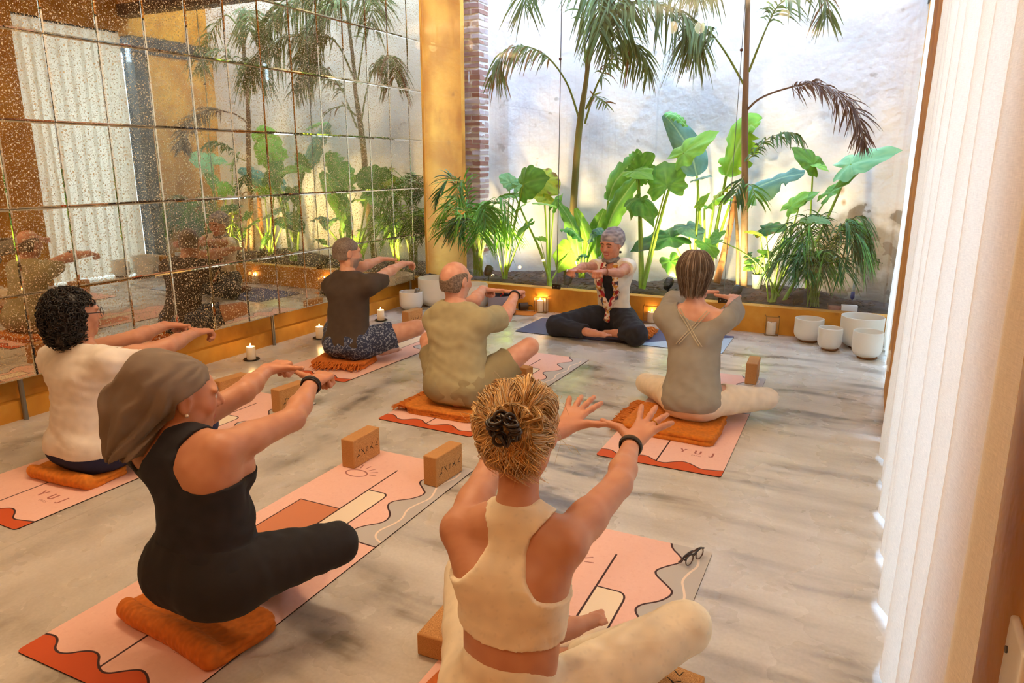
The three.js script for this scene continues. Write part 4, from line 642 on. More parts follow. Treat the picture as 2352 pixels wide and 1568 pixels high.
function tee(P, color, o = {}) {
  const { J, S } = P, ease = o.ease ?? 0.014, to = o.to ?? 0.62, hem = o.hem ?? -0.07;
  const prims = [...S.torso, ...S.shoulders, ...S.seat.map((q) => ({ ...q, k: 0.05 })), sleeve(J.shL, J.elL, to, (o.r ?? 0.068) - ease, (o.r1 ?? 0.078) - ease), sleeve(J.shR, J.elR, to, (o.r ?? 0.068) - ease, (o.r1 ?? 0.078) - ease)];
  if (o.straight) { const q = o.straight, low = v3.add(J.pelvis, [0, 1, 0], 0.02), hi = v3.add(J.chest, [0, 1, 0], -0.02); prims.push(bone(hi, low, 0.118 * q, 0.13 * q, 0.04, { n: J.fwd ?? FWD, f: 0.82 })); for (const s of [-1, 1]) prims.push(bone(S.side(hi, s, 0.058 * q), S.side(low, s, 0.062 * q), 0.088 * q, 0.09 * q, 0.04, { n: J.fwd ?? FWD, f: 0.9 })); }
  const neckN = v3.add([0, 1, 0], J.fwd ?? FWD, 0.25), clip = anyClip(planeClip(v3.add(J.neck, [0, 1, 0], o.neckH ?? 0.028), neckN), planeClip([0, J.pelvis[1] + hem, 0], [0, -1, 0]), ball(v3.add(v3.add(J.neck, [0, 1, 0], 0.05), J.fwd ?? FWD, 0.02), o.neckR ?? 0.075));
  wear(P, o.name ?? 'tee_shirt', clothGeo(prims, ease, clip, { cell: 0.008, amp: o.amp ?? 0.005, freq: o.freq ?? [5, 20, 5], seed: o.seed ?? 0, color, fine: 0.0006, hollow: 0.022 }), M.cloth, o.label);
}
function leggings(P, color, o = {}) {
  const { J, S } = P, an = (k, a) => bone(k, v3.mix(k, a, o.to ?? 0.92), 0.056 * (o.leg ?? 1), 0.04 * (o.leg ?? 1), 0.015, { cut: [v3.mix(k, a, o.to ?? 0.92), v3.norm(v3.sub(a, k))] });
  const prims = [bone(J.pelvis, v3.mix(J.pelvis, J.waist, 0.8), 0.125 * (o.w ?? 1), 0.115 * (o.w ?? 1), 0.03, { n: FWD, f: 0.85 }), ...S.seat, S.legL[0], S.legR[0], an(J.knL, J.anL), an(J.knR, J.anR), ...(o.bag ? [bone(S.hip(-1), J.knL, 0.1, 0.075, 0.03), bone(S.hip(1), J.knR, 0.1, 0.075, 0.03)] : [])];
  wear(P, o.name ?? 'leggings', clothGeo(prims, o.ease ?? 0.007, waistClip(J, o.top ?? 0.1, -0.1), { cell: 0.0085, amp: o.amp ?? 0.0022, freq: o.freq ?? [14, 14, 14], color, fine: 0.0006, extra: o.extra }), M.cloth, o.label);
}
// locks of hair: each a tapered tube
function locks(list, tone, sides = 5) { const gs = []; list.forEach(([pts, r, seg], i) => { const g = tube(pts, r, sides, seg ?? 10, false), c = tone(i); g.deleteAttribute('uv'); gs.push(paint(g, (x, y, z) => { const k = 1 + 0.25 * noise(x * 50, y * 50, z * 50); return [c[0] * k, c[1] * k, c[2] * k]; })); }); return mergeGeometries(gs); }
function hairCap(P, grow, keep, color, o = {}) {
  const { H, hs } = P, prims = [egg(H.at(0, 0.022 * hs, -0.008 * hs), H.axes, [0.077 * hs, 0.09 * hs, 0.097 * hs], 0.03), egg(H.at(0, -0.03 * hs, -0.03 * hs), H.axes, [0.062 * hs, 0.07 * hs, 0.062 * hs], 0.03)], f0 = field(prims, grow);
  const f = (x, y, z) => { let d = f0(x, y, z) + (o.amp ?? 0.002) * noise(x * (o.fr ?? 60), y * (o.fr ?? 60), z * (o.fr ?? 60)); const [a, b, c] = P.H.local(x, y, z); return Math.max(d, keep(a / hs, b / hs, c / hs) * hs); };
  return paint(surface(f, primBounds(prims, grow + 0.02), o.cell ?? 0.004), (x, y, z) => color(x, y, z, P.H.local(x, y, z)));
}
function bracelet(P, k, color, t = 0.02, r = 0.0045, gap = 0.004) { const { J } = P, w = J['wr' + k], e = J['el' + k], d = v3.norm(v3.sub(w, e)), c = v3.add(w, d, -t), m = mesh('bracelet', new THREE.TorusGeometry(0.031 + gap, r, 8, 28), std(color, 0.6), P.t); m.position.set(...c); m.quaternion.setFromUnitVectors(V(0, 0, 1), V(...d)); m.scale.set(1, 0.95, 1.4); return m; }

// ---------------------------------------------------------------- yoga mats
const MW = 0.64, ML = 1.83;
const matPrint = canvas(716, 2048, (g, W, H) => {
  const S = W / MW, X = (a) => a * S, Yp = (l) => H - l * (H / ML), line = (pts, w, c, smooth = true) => { g.strokeStyle = c; g.lineWidth = w * S; g.lineCap = 'round'; g.lineJoin = 'round'; path(pts, smooth); g.stroke(); };
  const path = (pts, smooth, more = true) => { if (more) g.beginPath(); const p = pts.map(([a, l]) => [X(a), Yp(l)]); g.moveTo(...p[0]); if (!smooth) { for (const q of p.slice(1)) g.lineTo(...q); return; } for (let i = 1; i < p.length - 1; i++) g.quadraticCurveTo(...p[i], (p[i][0] + p[i + 1][0]) / 2, (p[i][1] + p[i + 1][1]) / 2); g.lineTo(...p[p.length - 1]); };
  const INK = '#3c1d1e';
  g.fillStyle = '#eebdab'; g.fillRect(0, 0, W, H);
  for (let i = 0; i < 5000; i++) { g.fillStyle = `rgba(${rnd() < 0.5 ? '255,232,220' : '190,130,115'},0.05)`; g.fillRect(rnd() * W, rnd() * H, 3 + rnd() * 14, 3 + rnd() * 14); }
  const wave = [[-0.01, 0.09], [0.03, 0.104], [0.07, 0.09], [0.1, 0.055], [0.15, 0.052], [0.2, 0.1], [0.25, 0.104], [0.29, 0.066], [0.345, 0.046], [0.39, 0.085], [0.43, 0.112], [0.48, 0.094], [0.53, 0.05], [0.58, 0.062], [0.65, 0.082]];
  path(wave, true); g.lineTo(W, H); g.lineTo(0, H); g.closePath(); g.fillStyle = '#c9521f'; g.fill(); line(wave, 0.007, INK);
  path([[0.085, 0.8], [0.085, 1.203], [0.305, 1.203], [0.305, 0.8]], false); g.closePath(); g.fillStyle = '#cf8057'; g.fill(); line([[0.085, 0.8], [0.085, 1.203], [0.305, 1.203]], 0.006, INK, false);
  g.beginPath(); g.moveTo(X(0.305), Yp(1.413)); g.lineTo(X(0.385), Yp(1.413)); g.quadraticCurveTo(X(0.42), Yp(1.413), X(0.42), Yp(1.36)); g.lineTo(X(0.42), Yp(0.85)); g.lineTo(X(0.305), Yp(0.85)); g.closePath(); g.fillStyle = '#f0dcc0'; g.fill(); g.beginPath(); g.moveTo(X(0.305), Yp(1.413)); g.lineTo(X(0.385), Yp(1.413)); g.quadraticCurveTo(X(0.42), Yp(1.413), X(0.42), Yp(1.36)); g.lineTo(X(0.42), Yp(0.85)); g.strokeStyle = INK; g.lineWidth = 0.007 * S; g.stroke();
  line([[0.305, 0.06], [0.305, 1.65]], 0.0075, INK, false);
  const sea = [[0.65, 1.0], [0.56, 1.0], [0.5, 1.02], [0.47, 1.075], [0.5, 1.13], [0.555, 1.18], [0.545, 1.25], [0.47, 1.32], [0.475, 1.37], [0.54, 1.42], [0.57, 1.49], [0.53, 1.53], [0.465, 1.59], [0.49, 1.64], [0.555, 1.71], [0.53, 1.75], [0.49, 1.79], [0.475, 1.84]];
  path(sea, true); g.lineTo(W, 0); g.lineTo(W, Yp(1)); g.closePath(); g.fillStyle = '#bdb5ae'; g.fill(); line(sea, 0.0075, INK);
  line([[0.65, 1.035], [0.6, 1.05], [0.57, 1.11], [0.6, 1.19], [0.605, 1.25], [0.575, 1.32], [0.59, 1.39], [0.615, 1.46], [0.59, 1.54], [0.575, 1.58], [0.59, 1.65], [0.61, 1.7], [0.6, 1.76]], 0.009, '#eed8c4');
  g.strokeStyle = '#a66a60'; g.lineWidth = 0.008 * S; g.lineCap = 'round'; g.beginPath(); g.ellipse(X(0.14), Yp(1.54), 0.058 * S, 0.036 * S, 0, 0, 6.29); g.stroke(); g.lineWidth = 0.006 * S; for (let i = 0; i < 5; i++) { const a = 0.15 + i * 0.42; g.beginPath(); g.moveTo(X(0.14) + 0.072 * S * Math.cos(a), Yp(1.54) - 0.06 * S * Math.sin(a)); g.lineTo(X(0.14) + 0.105 * S * Math.cos(a), Yp(1.54) - 0.095 * S * Math.sin(a)); g.stroke(); }
  g.fillStyle = '#a8645a'; g.font = 'bold ' + Math.round(0.066 * S) + 'px sans-serif'; g.textAlign = 'center'; g.textBaseline = 'alphabetic';
  for (const [c, a] of [['Y', 0.4], ['U', 0.478], ['J', 0.555]]) g.fillText(c, X(a), Yp(0.236)); g.font = Math.round(0.02 * S) + 'px sans-serif'; g.fillText('PARIS', X(0.477), Yp(0.205));
});
const tealPrint = canvas(2048, 716, (g, W, H) => {
  g.fillStyle = '#4c4c68'; g.fillRect(0, 0, W, H); g.fillStyle = '#aebcc8'; g.beginPath(); g.moveTo(W, 0.1 * H); g.bezierCurveTo(0.9 * W, 0.35 * H, 0.84 * W, 0.2 * H, 0.74 * W, 0.62 * H); g.bezierCurveTo(0.66 * W, 0.8 * H, 0.62 * W, H, 0.56 * W, H); g.lineTo(W, H); g.closePath(); g.fill();
  g.save(); g.translate(0.17 * W, 0.66 * H); g.rotate(Math.PI); g.fillStyle = '#dcdcd8'; g.font = 'bold 74px sans-serif'; g.textAlign = 'center'; [['Y', -84], ['U', 0], ['J', 84]].forEach(([c, x]) => g.fillText(c, x, 20)); g.font = '24px sans-serif'; g.fillText('PARIS', 0, 54); g.restore();
});
const corkFoam = std(0x2c1a14, 0.9);
function matGeometry(w, l, h = 0.0045, rad = 0.022) {
  const s = new THREE.Shape(); s.moveTo(rad, 0); s.lineTo(w - rad, 0); s.quadraticCurveTo(w, 0, w, rad); s.lineTo(w, l - rad); s.quadraticCurveTo(w, l, w - rad, l); s.lineTo(rad, l); s.quadraticCurveTo(0, l, 0, l - rad); s.lineTo(0, rad); s.quadraticCurveTo(0, 0, rad, 0);
  const top = new THREE.ShapeGeometry(s, 6); const p = top.attributes.position, uv = top.attributes.uv; for (let i = 0; i < p.count; i++) uv.setXY(i, p.getX(i) / w, p.getY(i) / l); top.rotateX(-Math.PI / 2); top.translate(0, h, 0);
  const body = new THREE.ExtrudeGeometry(s, { depth: h - 0.0006, bevelEnabled: false, curveSegments: 6 }); body.rotateX(-Math.PI / 2); return { top, body };
}
const matG = matGeometry(MW, ML), matTop = std(0xffffff, 0.8, { map: matPrint });
[['pink printed yoga mat under the woman in the grey head scarf', -2.255, -1.066, 0.0189], ['pink printed yoga mat under the blonde woman in front', -1.041, -0.798, 0.0146], ['pink printed yoga mat under the balding man in sage green', -2.525, -3.289, -0.0109], ['pink printed yoga mat under the grey haired woman on the right', -1.174, -3.354, 0.0184], ['pink printed yoga mat under the man in dark brown tee shirt', -3.813, -3.798, -0.0242], ['pink printed yoga mat under the curly haired person in white', -3.694, -1.527, -0.008]].forEach(([label, x, z, turn]) => {
  const t = thing('yoga_mat', label, 'yoga mat', [x, 0.0005, z], turn, 'pink yoga mats'); mesh('foam_base', matG.body, corkFoam, t); mesh('printed_top', matG.top, matTop, t);
});
{ const g = matGeometry(1.83, 0.66), t = thing('yoga_mat', 'navy and pale blue yoga mat under the teacher', 'yoga mat', [-2.81, 0.0005, -5.715], 0.022); mesh('foam_base', g.body, corkFoam, t); mesh('printed_top', g.top, std(0xffffff, 0.75, { map: tealPrint }), t); }

// ---------------------------------------------------------------- cork blocks with printed yoga figures
const corkTex = dataTex(256, 256, (u, v) => { const a = tileNoise(u, v, 40, 2, 3), b = tileNoise(u, v, 90, 1, 9), t = mix3([206, 152, 92], [178, 122, 66], clamp(0.5 + a)); return b > 0.16 ? mix3(t, [120, 76, 40], 0.6) : b < -0.2 ? mix3(t, [232, 186, 128], 0.5) : t; });
M.cork = std(0xffffff, 0.9, { map: scaled(corkTex, 6, 6) });
const corkPrint = canvas(512, 336, (g, W, H) => {
  for (let y = 0; y < H; y += 4) for (let x = 0; x < W; x += 4) { const k = rnd(), c = k < 0.12 ? [150, 100, 54] : k > 0.9 ? [222, 172, 110] : mix3([204, 150, 90], [186, 130, 74], rnd()); g.fillStyle = `rgb(${c.map(Math.round).join()})`; g.fillRect(x, y, 4, 4); }
  g.strokeStyle = '#1c1510'; g.fillStyle = '#1c1510'; g.lineCap = 'round'; g.lineJoin = 'round'; const st = (w, ...p) => { g.lineWidth = w; g.beginPath(); g.moveTo(...p[0]); p.slice(1).forEach((q) => g.lineTo(...q)); g.stroke(); };
  const y = H * 0.55; // five marks in a row along the block
  st(7, [40, y + 50], [78, y + 12], [104, y - 48]); st(9, [60, y + 30], [96, y + 26], [78, y + 4]); st(5, [84, y - 6], [116, y - 54]);
  st(9, [140, y - 40], [172, y - 6], [206, y + 44]); st(6, [172, y - 8], [196, y - 50]); st(8, [150, y - 28], [178, y + 6]);
  g.save(); g.translate(252, y); g.rotate(-Math.PI / 2); g.font = 'bold 40px sans-serif'; g.textAlign = 'center'; g.fillText('YUJ', 0, 12); g.font = '13px sans-serif'; g.fillText('PARIS', 0, 30); g.restore();
  st(8, [310, y + 24], [346, y - 4], [372, y - 48]); st(8, [318, y - 10], [350, y + 2], [384, y + 40]); st(9, [330, y + 16], [356, y - 16]);
  st(7, [486, y - 58], [428, y + 14], [480, y + 22]);
});
const corkFace = std(0xffffff, 0.9, { map: corkPrint }), blockG = metreUV(new RoundedBoxGeometry(0.075, 0.148, 0.222, 3, 0.006)), faceG = new THREE.PlaneGeometry(0.208, 0.136).rotateY(Math.PI / 2).translate(0.0378, 0, 0);
function block(label, x, z, turn, y = 0.079, roll = 0, both) {
  const t = thing('cork_block', label, 'yoga block', [x, y, z], 0, 'cork yoga blocks'), b = new THREE.Group(); t.rotation.order = 'YXZ'; t.rotation.y = turn; t.rotation.z = roll;
  mesh('cork', blockG, M.cork, t); mesh('print', faceG, corkFace, t); if (both) { const f = mesh('print', faceG, corkFace, t); f.rotation.y = Math.PI; }
}
block('cork block at the far left corner of the head scarf woman\'s mat', -2.222, -2.75, 0.02); block('cork block at the far right corner of the head scarf woman\'s mat', -1.735, -2.756, -0.05);
block('cork block standing on the grey haired woman\'s mat', -0.652, -5.11, 0.05); block('cork block farther left on the white shirted person\'s mat', -3.58, -3.17, -0.08); block('cork block on the right of the white shirted person\'s mat', -3.12, -3.2, -0.08);
block('cork block standing beyond the dark shirted man\'s knee', -3.765, -5.5, -0.05); block('cork block under the balding man\'s right knee', -2.07, -4.25, 1.35);
block('cork block lying flat by the blonde woman\'s left leg', -1.06, -1.73, 0.05, 0.0385, Math.PI / 2); block('cork block lying flat under the blonde woman\'s right thigh', -0.375, -1.715, -0.12, 0.0425, Math.PI / 2);

// ---------------------------------------------------------------- folded blankets
const wool = phys(0xffffff, 0.95, { vertexColors: true, sheen: 0.5, sheenRoughness: 0.7, sheenColor: 0xe09040 });
function blanketGeo(w, d, h, layers, o = {}) {                     // folded layers with a rounded front fold, as a distance field
  const lh = h / layers, f = (x, y, z) => {
    let m = 1e3; const wob = 0.012 * noise(x * 5, z * 5, o.seed ?? 0), sag = (o.sag ?? 0.25) * h * Math.exp(-((x / (w * 0.32)) ** 2 + ((z + 0.05) / (d * 0.6)) ** 2));
    const RR = Math.min(0.05, d * 0.2), und = 0.008 * noise(x * 6, z * 6, (o.seed ?? 0) + 4);
    for (let i = 0; i < layers; i++) { const off = 0.014 * noise(i * 3.7, o.seed ?? 0, 2), cy = lh * (i + 0.5), r = lh * 0.46, ax = Math.abs(x - off + wob) - w / 2 + RR, az = Math.abs(z + wob + off) - d / 2 + RR, p = Math.hypot(Math.max(ax, 0), Math.max(az, 0)) + Math.min(Math.max(ax, az), 0) - RR + r, qy = Math.abs(y + sag + und * (i + 1) / layers - cy) - lh * 0.5 + r; m = Math.min(m, Math.hypot(Math.max(p, 0), Math.max(qy, 0)) + Math.min(Math.max(p, qy), 0) - r); }
    if (o.roll) { const q = Math.hypot(Math.max(Math.abs(x + 0.02 * noise(z * 9, 3)) - w / 2 + 0.03, 0) * 1.1, y - o.roll, z - d / 2 + 0.01 + 0.02 * noise(x * 4, o.seed ?? 0, 7)) - o.roll - 0.003 * Math.sin(x * 9); const k = 0.02, hh = clamp(0.5 + 0.5 * (m - q) / k); m = lerp(m, q, hh) - k * hh * (1 - hh); }
    return m + 0.0022 * noise(x * 26, y * 40, z * 26) + 0.0012 * Math.sin((o.rib ?? 240) * (x * 0.9 + z * 0.15));
  };
  const g = surface(f, [[-w / 2 - 0.04, -0.004, -d / 2 - 0.04], [w / 2 + 0.04, Math.max(h, 2 * (o.roll ?? 0)) + 0.03, d / 2 + 0.06]], o.cell ?? 0.005);
  return paint(g, (x, y, z) => { const c = o.color ?? [206, 116, 34], k = 1 + 0.12 * noise(x * 60, y * 60, z * 60) + 0.06 * noise(x * 9, y * 9, z * 9); return [c[0] * k, c[1] * k, c[2] * k]; });
}
function fringeGeo(x, z0, z1, n, h, dir, color) { const L = []; for (let i = 0; i < n; i++) { const z = lerp(z0, z1, (i + rnd() * 0.6) / n), y = h * rr(0.4, 0.95); L.push([[V(x, y, z), V(x + dir * rr(0.025, 0.045), y * 0.85 + 0.012, z + rr(-0.015, 0.015)), V(x + dir * rr(0.05, 0.1), 0.008 + 0.02 * rnd(), z + rr(-0.035, 0.035))], [0.004, 0.0048, 0.003], 6]); } const gs = L.map(([p, r, s]) => { const g = tube(p, r, 5, s); g.deleteAttribute('uv'); return paint(g, () => color); }); return mergeGeometries(gs); }
function blanket(label, x, z, w, d, h, layers, turn, o = {}) {
  const t = thing('folded_blanket', label, 'blanket', [x, 0.005, z], turn, 'folded orange blankets'); mesh('blanket_fold', blanketGeo(w, d, h, layers, o), wool, t);
  if (o.fringe) mesh('fringe', fringeGeo(o.fringe * (w / 2 - 0.01), -d / 2, d / 2, 150, h, o.fringe, [196, 108, 34]), wool, t);
  if (o.frontFringe) { const f = mesh('fringe', fringeGeo(0, -o.frontFringe, o.frontFringe, 60, h, 1, [198, 106, 30]), wool, t); f.position.set(0, 0, d / 2 - 0.02); f.rotation.y = -Math.PI / 2; }
}
blanket('thick rolled orange blanket under the head scarf woman', -1.86, -1.43, 0.5, 0.26, 0.045, 2, -0.1, { color: [202, 110, 36], rib: 330, sag: 0.1, seed: 3, roll: 0.037 });
blanket('rolled orange blanket under the curly haired person', -3.34, -1.99, 0.42, 0.22, 0.04, 2, 0.1, { color: [212, 124, 36], rib: 280, sag: 0.1, seed: 8, roll: 0.032 });
blanket('folded orange blanket with fringe under the balding man', -2.21, -3.63, 0.48, 0.36, 0.05, 3, -0.02, { color: [206, 122, 40], fringe: -1, seed: 1, rib: 500, sag: 0.12 });
blanket('folded orange blanket with left fringe under the grey haired woman', -0.905, -3.94, 0.52, 0.44, 0.055, 2, -0.02, { color: [198, 112, 26], fringe: -1, seed: 5, rib: 520, sag: 0.15 });
blanket('crumpled fringed orange blanket under the man in dark brown', -3.47, -4.16, 0.42, 0.32, 0.05, 2, 0.3, { color: [196, 102, 28], frontFringe: 0.18, seed: 9, sag: 0.15 });
blanket('flat orange blanket under the blonde woman in front', -0.7, -1.42, 0.6, 0.4, 0.05, 2, 0, { color: [196, 104, 46], seed: 12, sag: 0.1 });
blanket('small dark blanket under the teacher', -1.96, -6.06, 0.5, 0.34, 0.05, 2, 0.05, { color: [112, 62, 44], seed: 14, fringe: 1, sag: 0.1 });

// ---------------------------------------------------------------- candles and lanterns
const wax = phys(0xf6e9cf, 0.55, { transmission: 0.12, thickness: 0.0 }), flameM = new THREE.MeshStandardMaterial({ color: 0xffd890, emissive: new THREE.Color().setRGB(1, 0.62, 0.2), emissiveIntensity: 14 });
function candleParts(t, r, h, y0, lit, x = 0, z = 0) {
  mesh('wax', lathe([[0, 0], [r, 0], [r, h - 0.004], [r - 0.003, h], [r * 0.6, h - 0.004], [0, h - 0.008]], 28).translate(x, y0, z), wax, t);
  mesh('wick', new THREE.CylinderGeometry(0.0012, 0.0012, 0.012, 6).translate(x, y0 + h - 0.004, z), std(0x1a1410, 0.9), t);
  if (lit) { mesh('flame', lathe([[0, 0], [0.004, 0.004], [0.0052, 0.01], [0.003, 0.02], [0, 0.028]], 12).translate(x, y0 + h, z), flameM, t); const l = new THREE.PointLight(new THREE.Color().setRGB(1, 0.6, 0.22), CANDLE_POWER * 0.5); l.name = 'candle_light'; l.castShadow = true; l.position.set(x, y0 + h + 0.014, z); t.add(l); }
}
[['lit white pillar candle on dark saucer nearest the head scarf woman', [-4.2, 0, -3.937]], ['lit white pillar candle on dark saucer behind the dark shirted man', [-4.199, 0, -4.719]], ['lit white pillar candle on dark saucer beyond the dark shirted man\'s elbow', [-4.166, 0, -5.552]]].forEach(([label, p]) => {
  const t = thing('pillar_candle', label, 'candle', p, 0, 'pillar candles along the mirrors'); mesh('saucer', lathe([[0, 0.001], [0.05, 0.001], [0.062, 0.008], [0.06, 0.01], [0.048, 0.005], [0, 0.005]], 32), std(0x2e2822, 0.5, { metalness: 0.5 }), t); candleParts(t, 0.034, 0.1, 0.006, true);
});
const brass = std(0x8a6a34, 0.35, { metalness: 0.9 }), lanternGlass = phys(0xffffff, 0, { transmission: 1, thickness: 0 });
function lantern(label, p, w, h, candles, turn) {
  const t = thing('glass_lantern', label, 'lantern', p, turn, 'glass candle lanterns'), a = w / 2, fr = [];
  for (const sx of [-1, 1]) for (const sz of [-1, 1]) fr.push(new THREE.BoxGeometry(0.005, h, 0.005).translate(sx * a, h / 2, sz * a));
  for (const y of [0.003, h]) for (const s of [-1, 1]) { fr.push(new THREE.BoxGeometry(w + 0.005, 0.005, 0.005).translate(0, y, s * a)); fr.push(new THREE.BoxGeometry(0.005, 0.005, w + 0.005).translate(s * a, y, 0)); }
  mesh('frame', mergeGeometries(fr), brass, t); mesh('base_plate', new THREE.BoxGeometry(w, 0.003, w).translate(0, 0.003, 0), brass, t);
  for (const [x, z, ry] of [[0, a, 0], [0, -a, 0], [a, 0, Math.PI / 2], [-a, 0, Math.PI / 2]]) { const g = mesh('pane', new THREE.BoxGeometry(w - 0.006, h - 0.008, 0.002), lanternGlass, t); g.position.set(x, h / 2, z); g.rotation.y = ry; }
  for (const [x, z, r, hh, lit] of candles) candleParts(t, r, hh, 0.005, lit, x, z);
}
lantern('brass framed glass lantern with two candles left of the teacher', [-2.951, 0, -6.641], 0.125, 0.16, [[-0.02, 0.005, 0.034, 0.115, true], [0.035, -0.03, 0.024, 0.13, true]], 0.1);
lantern('brass framed glass lantern with one candle right of the teacher', [-1.821, 0, -6.658], 0.125, 0.17, [[0.01, 0.0, 0.04, 0.1, true]], 0.15);
lantern('glass lantern with a low candle near the white bowls', [-0.722, 0, -6.65], 0.11, 0.17, [[0.0, 0.0, 0.04, 0.11, false]], 0.25);

// ---------------------------------------------------------------- crystal singing bowls and instruments
const quartz = phys(0xf2ece2, 0.55, { transmission: 0.25, thickness: 0 });
function bowlProfile(r, h, t = 0.006) { const p = [[0, 0.0]]; for (let i = 0; i <= 8; i++) { const a = i / 8 * Math.PI / 2; p.push([r * 0.42 + r * 0.58 * Math.sin(a), h * 0.38 * (1 - Math.cos(a))]); } p.push([r, h - 0.003], [r - t / 2, h], [r - t, h - 0.003]); for (let i = 8; i >= 0; i--) { const a = i / 8 * Math.PI / 2; p.push([(r * 0.42 + r * 0.58 * Math.sin(a)) - t, h * 0.38 * (1 - Math.cos(a)) + t]); } p.push([0, t]); return p; }
function bowl(label, p, r, h, ringed, mat = quartz, extra) {
  const t = thing('singing_bowl', label, 'bowl', p, 0, 'singing bowls'), y = ringed ? 0.012 : 0; if (ringed) mesh('felt_ring', new THREE.TorusGeometry(r * 0.56, 0.014, 10, 40).rotateX(Math.PI / 2).scale(1, 0.75, 1).translate(r * 0.08, 0.011, 0), std(0x7a4c26, 0.9), t);
  mesh('bowl_body', lathe(bowlProfile(r, h), 56).translate(0, y, 0), mat, t); if (extra) extra(t);
}
bowl('white crystal singing bowl on the far left of the right hand group', [-0.405, 0, -6.53], 0.118, 0.19, true); bowl('small white singing bowl in front of the right hand group', [-0.225, 0, -6.297], 0.093, 0.175, true);
bowl('largest white singing bowl by the right end of the kerb', [0.0, 0, -6.49], 0.165, 0.255, true); bowl('white singing bowl nearest the ochre pier, frontmost', [0.052, 0, -6.148], 0.11, 0.205, true);
bowl('white singing bowl with two mallets near the mirrors', [-4.217, 0, -6.147], 0.12, 0.19, false, quartz, (t) => { for (const [x, z, a] of [[0.02, -0.02, -0.5], [0.06, 0.0, -0.75]]) { const m = mesh('mallet', tube([[x - 0.09, 0.06, z], [x + 0.02, 0.16, z + 0.01], [x + 0.05, 0.225, z + 0.02]], [0.012, 0.012, 0.014], 12), std(0x8d8880, 0.7), t); } });
bowl('big white singing bowl in the corner by the mirror end', [-4.09, 0, -6.45], 0.2, 0.3, false); bowl('big white singing bowl behind the balding man\'s arm', [-3.68, 0, -6.47], 0.17, 0.26, false);
bowl('small slate blue singing bowl with a red cord near the balding man\'s hands', [-3.357, 0, -6.484], 0.125, 0.17, false, std(0x8b8698, 0.6), (t) => { mesh('dark_lining', lathe([[0, 0.01], [0.06, 0.012], [0.112, 0.07], [0.117, 0.165]], 40), std(0x1d1c2c, 0.5), t); mesh('red_cord', tube([[0.02, 0.1, 0.03], [0.04, 0.175, 0.05], [0.07, 0.185, 0.06], [0.05, 0.2, 0.04]], [0.006], 8), std(0xb02222, 0.8), t); });
single('orange_cloth', (() => { const g = new THREE.PlaneGeometry(0.36, 0.22, 24, 14).rotateX(-Math.PI / 2); const p = g.attributes.position; for (let i = 0; i < p.count; i++) p.setY(i, 0.005 + 0.004 * noise(p.getX(i) * 9, p.getZ(i) * 9)); g.computeVertexNormals(); return g; })(), phys(0xc87a22, 0.9, { side: THREE.DoubleSide }), 'small orange cloth under the bells near the lantern', 'cloth', [-3.141, 0, -6.47], 0.2);
{ const t = thing('hand_bell', 'small black bell with brass handle on the orange cloth', 'bell', v3b([-3.181, 0, -6.353], 0.012)); mesh('bell_body', lathe([[0, 0.0], [0.055, 0.0], [0.066, 0.015], [0.06, 0.04], [0.035, 0.058], [0, 0.064]], 32), std(0x1a1512, 0.3, { metalness: 0.6 }), t); mesh('rim_band', new THREE.TorusGeometry(0.0655, 0.002, 6, 40).rotateX(Math.PI / 2).translate(0, 0.016, 0), brass, t); mesh('handle', lathe([[0, 0.06], [0.008, 0.062], [0.006, 0.09], [0.011, 0.11], [0, 0.125]], 14), brass, t); }
{ const t = thing('shaker', 'dark wooden shaker lying on the orange cloth', 'shaker', v3b([-3.141, 0, -6.594], 0.012)); const b = mesh('barrel', new THREE.CylinderGeometry(0.038, 0.038, 0.09, 24).rotateZ(Math.PI / 2).translate(0, 0.038, 0), std(0x3a2a1c, 0.6), t); mesh('open_end', new THREE.TorusGeometry(0.032, 0.006, 8, 24).rotateY(Math.PI / 2).translate(-0.046, 0.038, 0), std(0x18120e, 0.7), t); mesh('tail', tube([[0.045, 0.04, 0], [0.075, 0.05, 0.01], [0.095, 0.03, 0.0]], [0.008, 0.006, 0.004], 8), std(0x5a4430, 0.7), t); b.rotation.y = 0.3; t.rotation.y = 0.5; }
function v3b(p, dy) { return [p[0], p[1] + dy, p[2]]; }
// eyeglasses on the front mat
{
  const t = thing('eyeglasses', 'tortoiseshell eyeglasses lying folded on the corner of the front mat', 'glasses', [-0.476, 0.006, -2.53], 1.21), shell = std(0x4a2816, 0.3), dark = std(0x1c1210, 0.3);
  for (const s of [-1, 1]) { mesh('rim', new THREE.TorusGeometry(0.024, 0.0024, 8, 28).scale(1, 0.88, 1).translate(s * 0.034, 0.024, 0), shell, t); mesh('lens', new THREE.CylinderGeometry(0.023, 0.023, 0.0012, 28).rotateX(Math.PI / 2).scale(1, 0.88, 1).translate(s * 0.034, 0.024, 0), lanternGlass, t); mesh('temple', tube([[s * 0.062, 0.034, 0], [s * 0.062, 0.034, -0.012], [s * -0.01, 0.03 - 0.004 * s, -0.022], [s * -0.06, 0.012, -0.03]], [0.0026, 0.003, 0.0026], 8), s < 0 ? dark : shell, t); }
  mesh('bridge', tube([[-0.012, 0.03, 0], [0, 0.034, 0.002], [0.012, 0.03, 0]], [0.0024], 8), shell, t); mesh('brow_bar', tube([[-0.062, 0.037, 0], [-0.034, 0.045, 0], [0, 0.037, 0], [0.034, 0.045, 0], [0.062, 0.037, 0]], [0.0036], 8), dark, t);
}
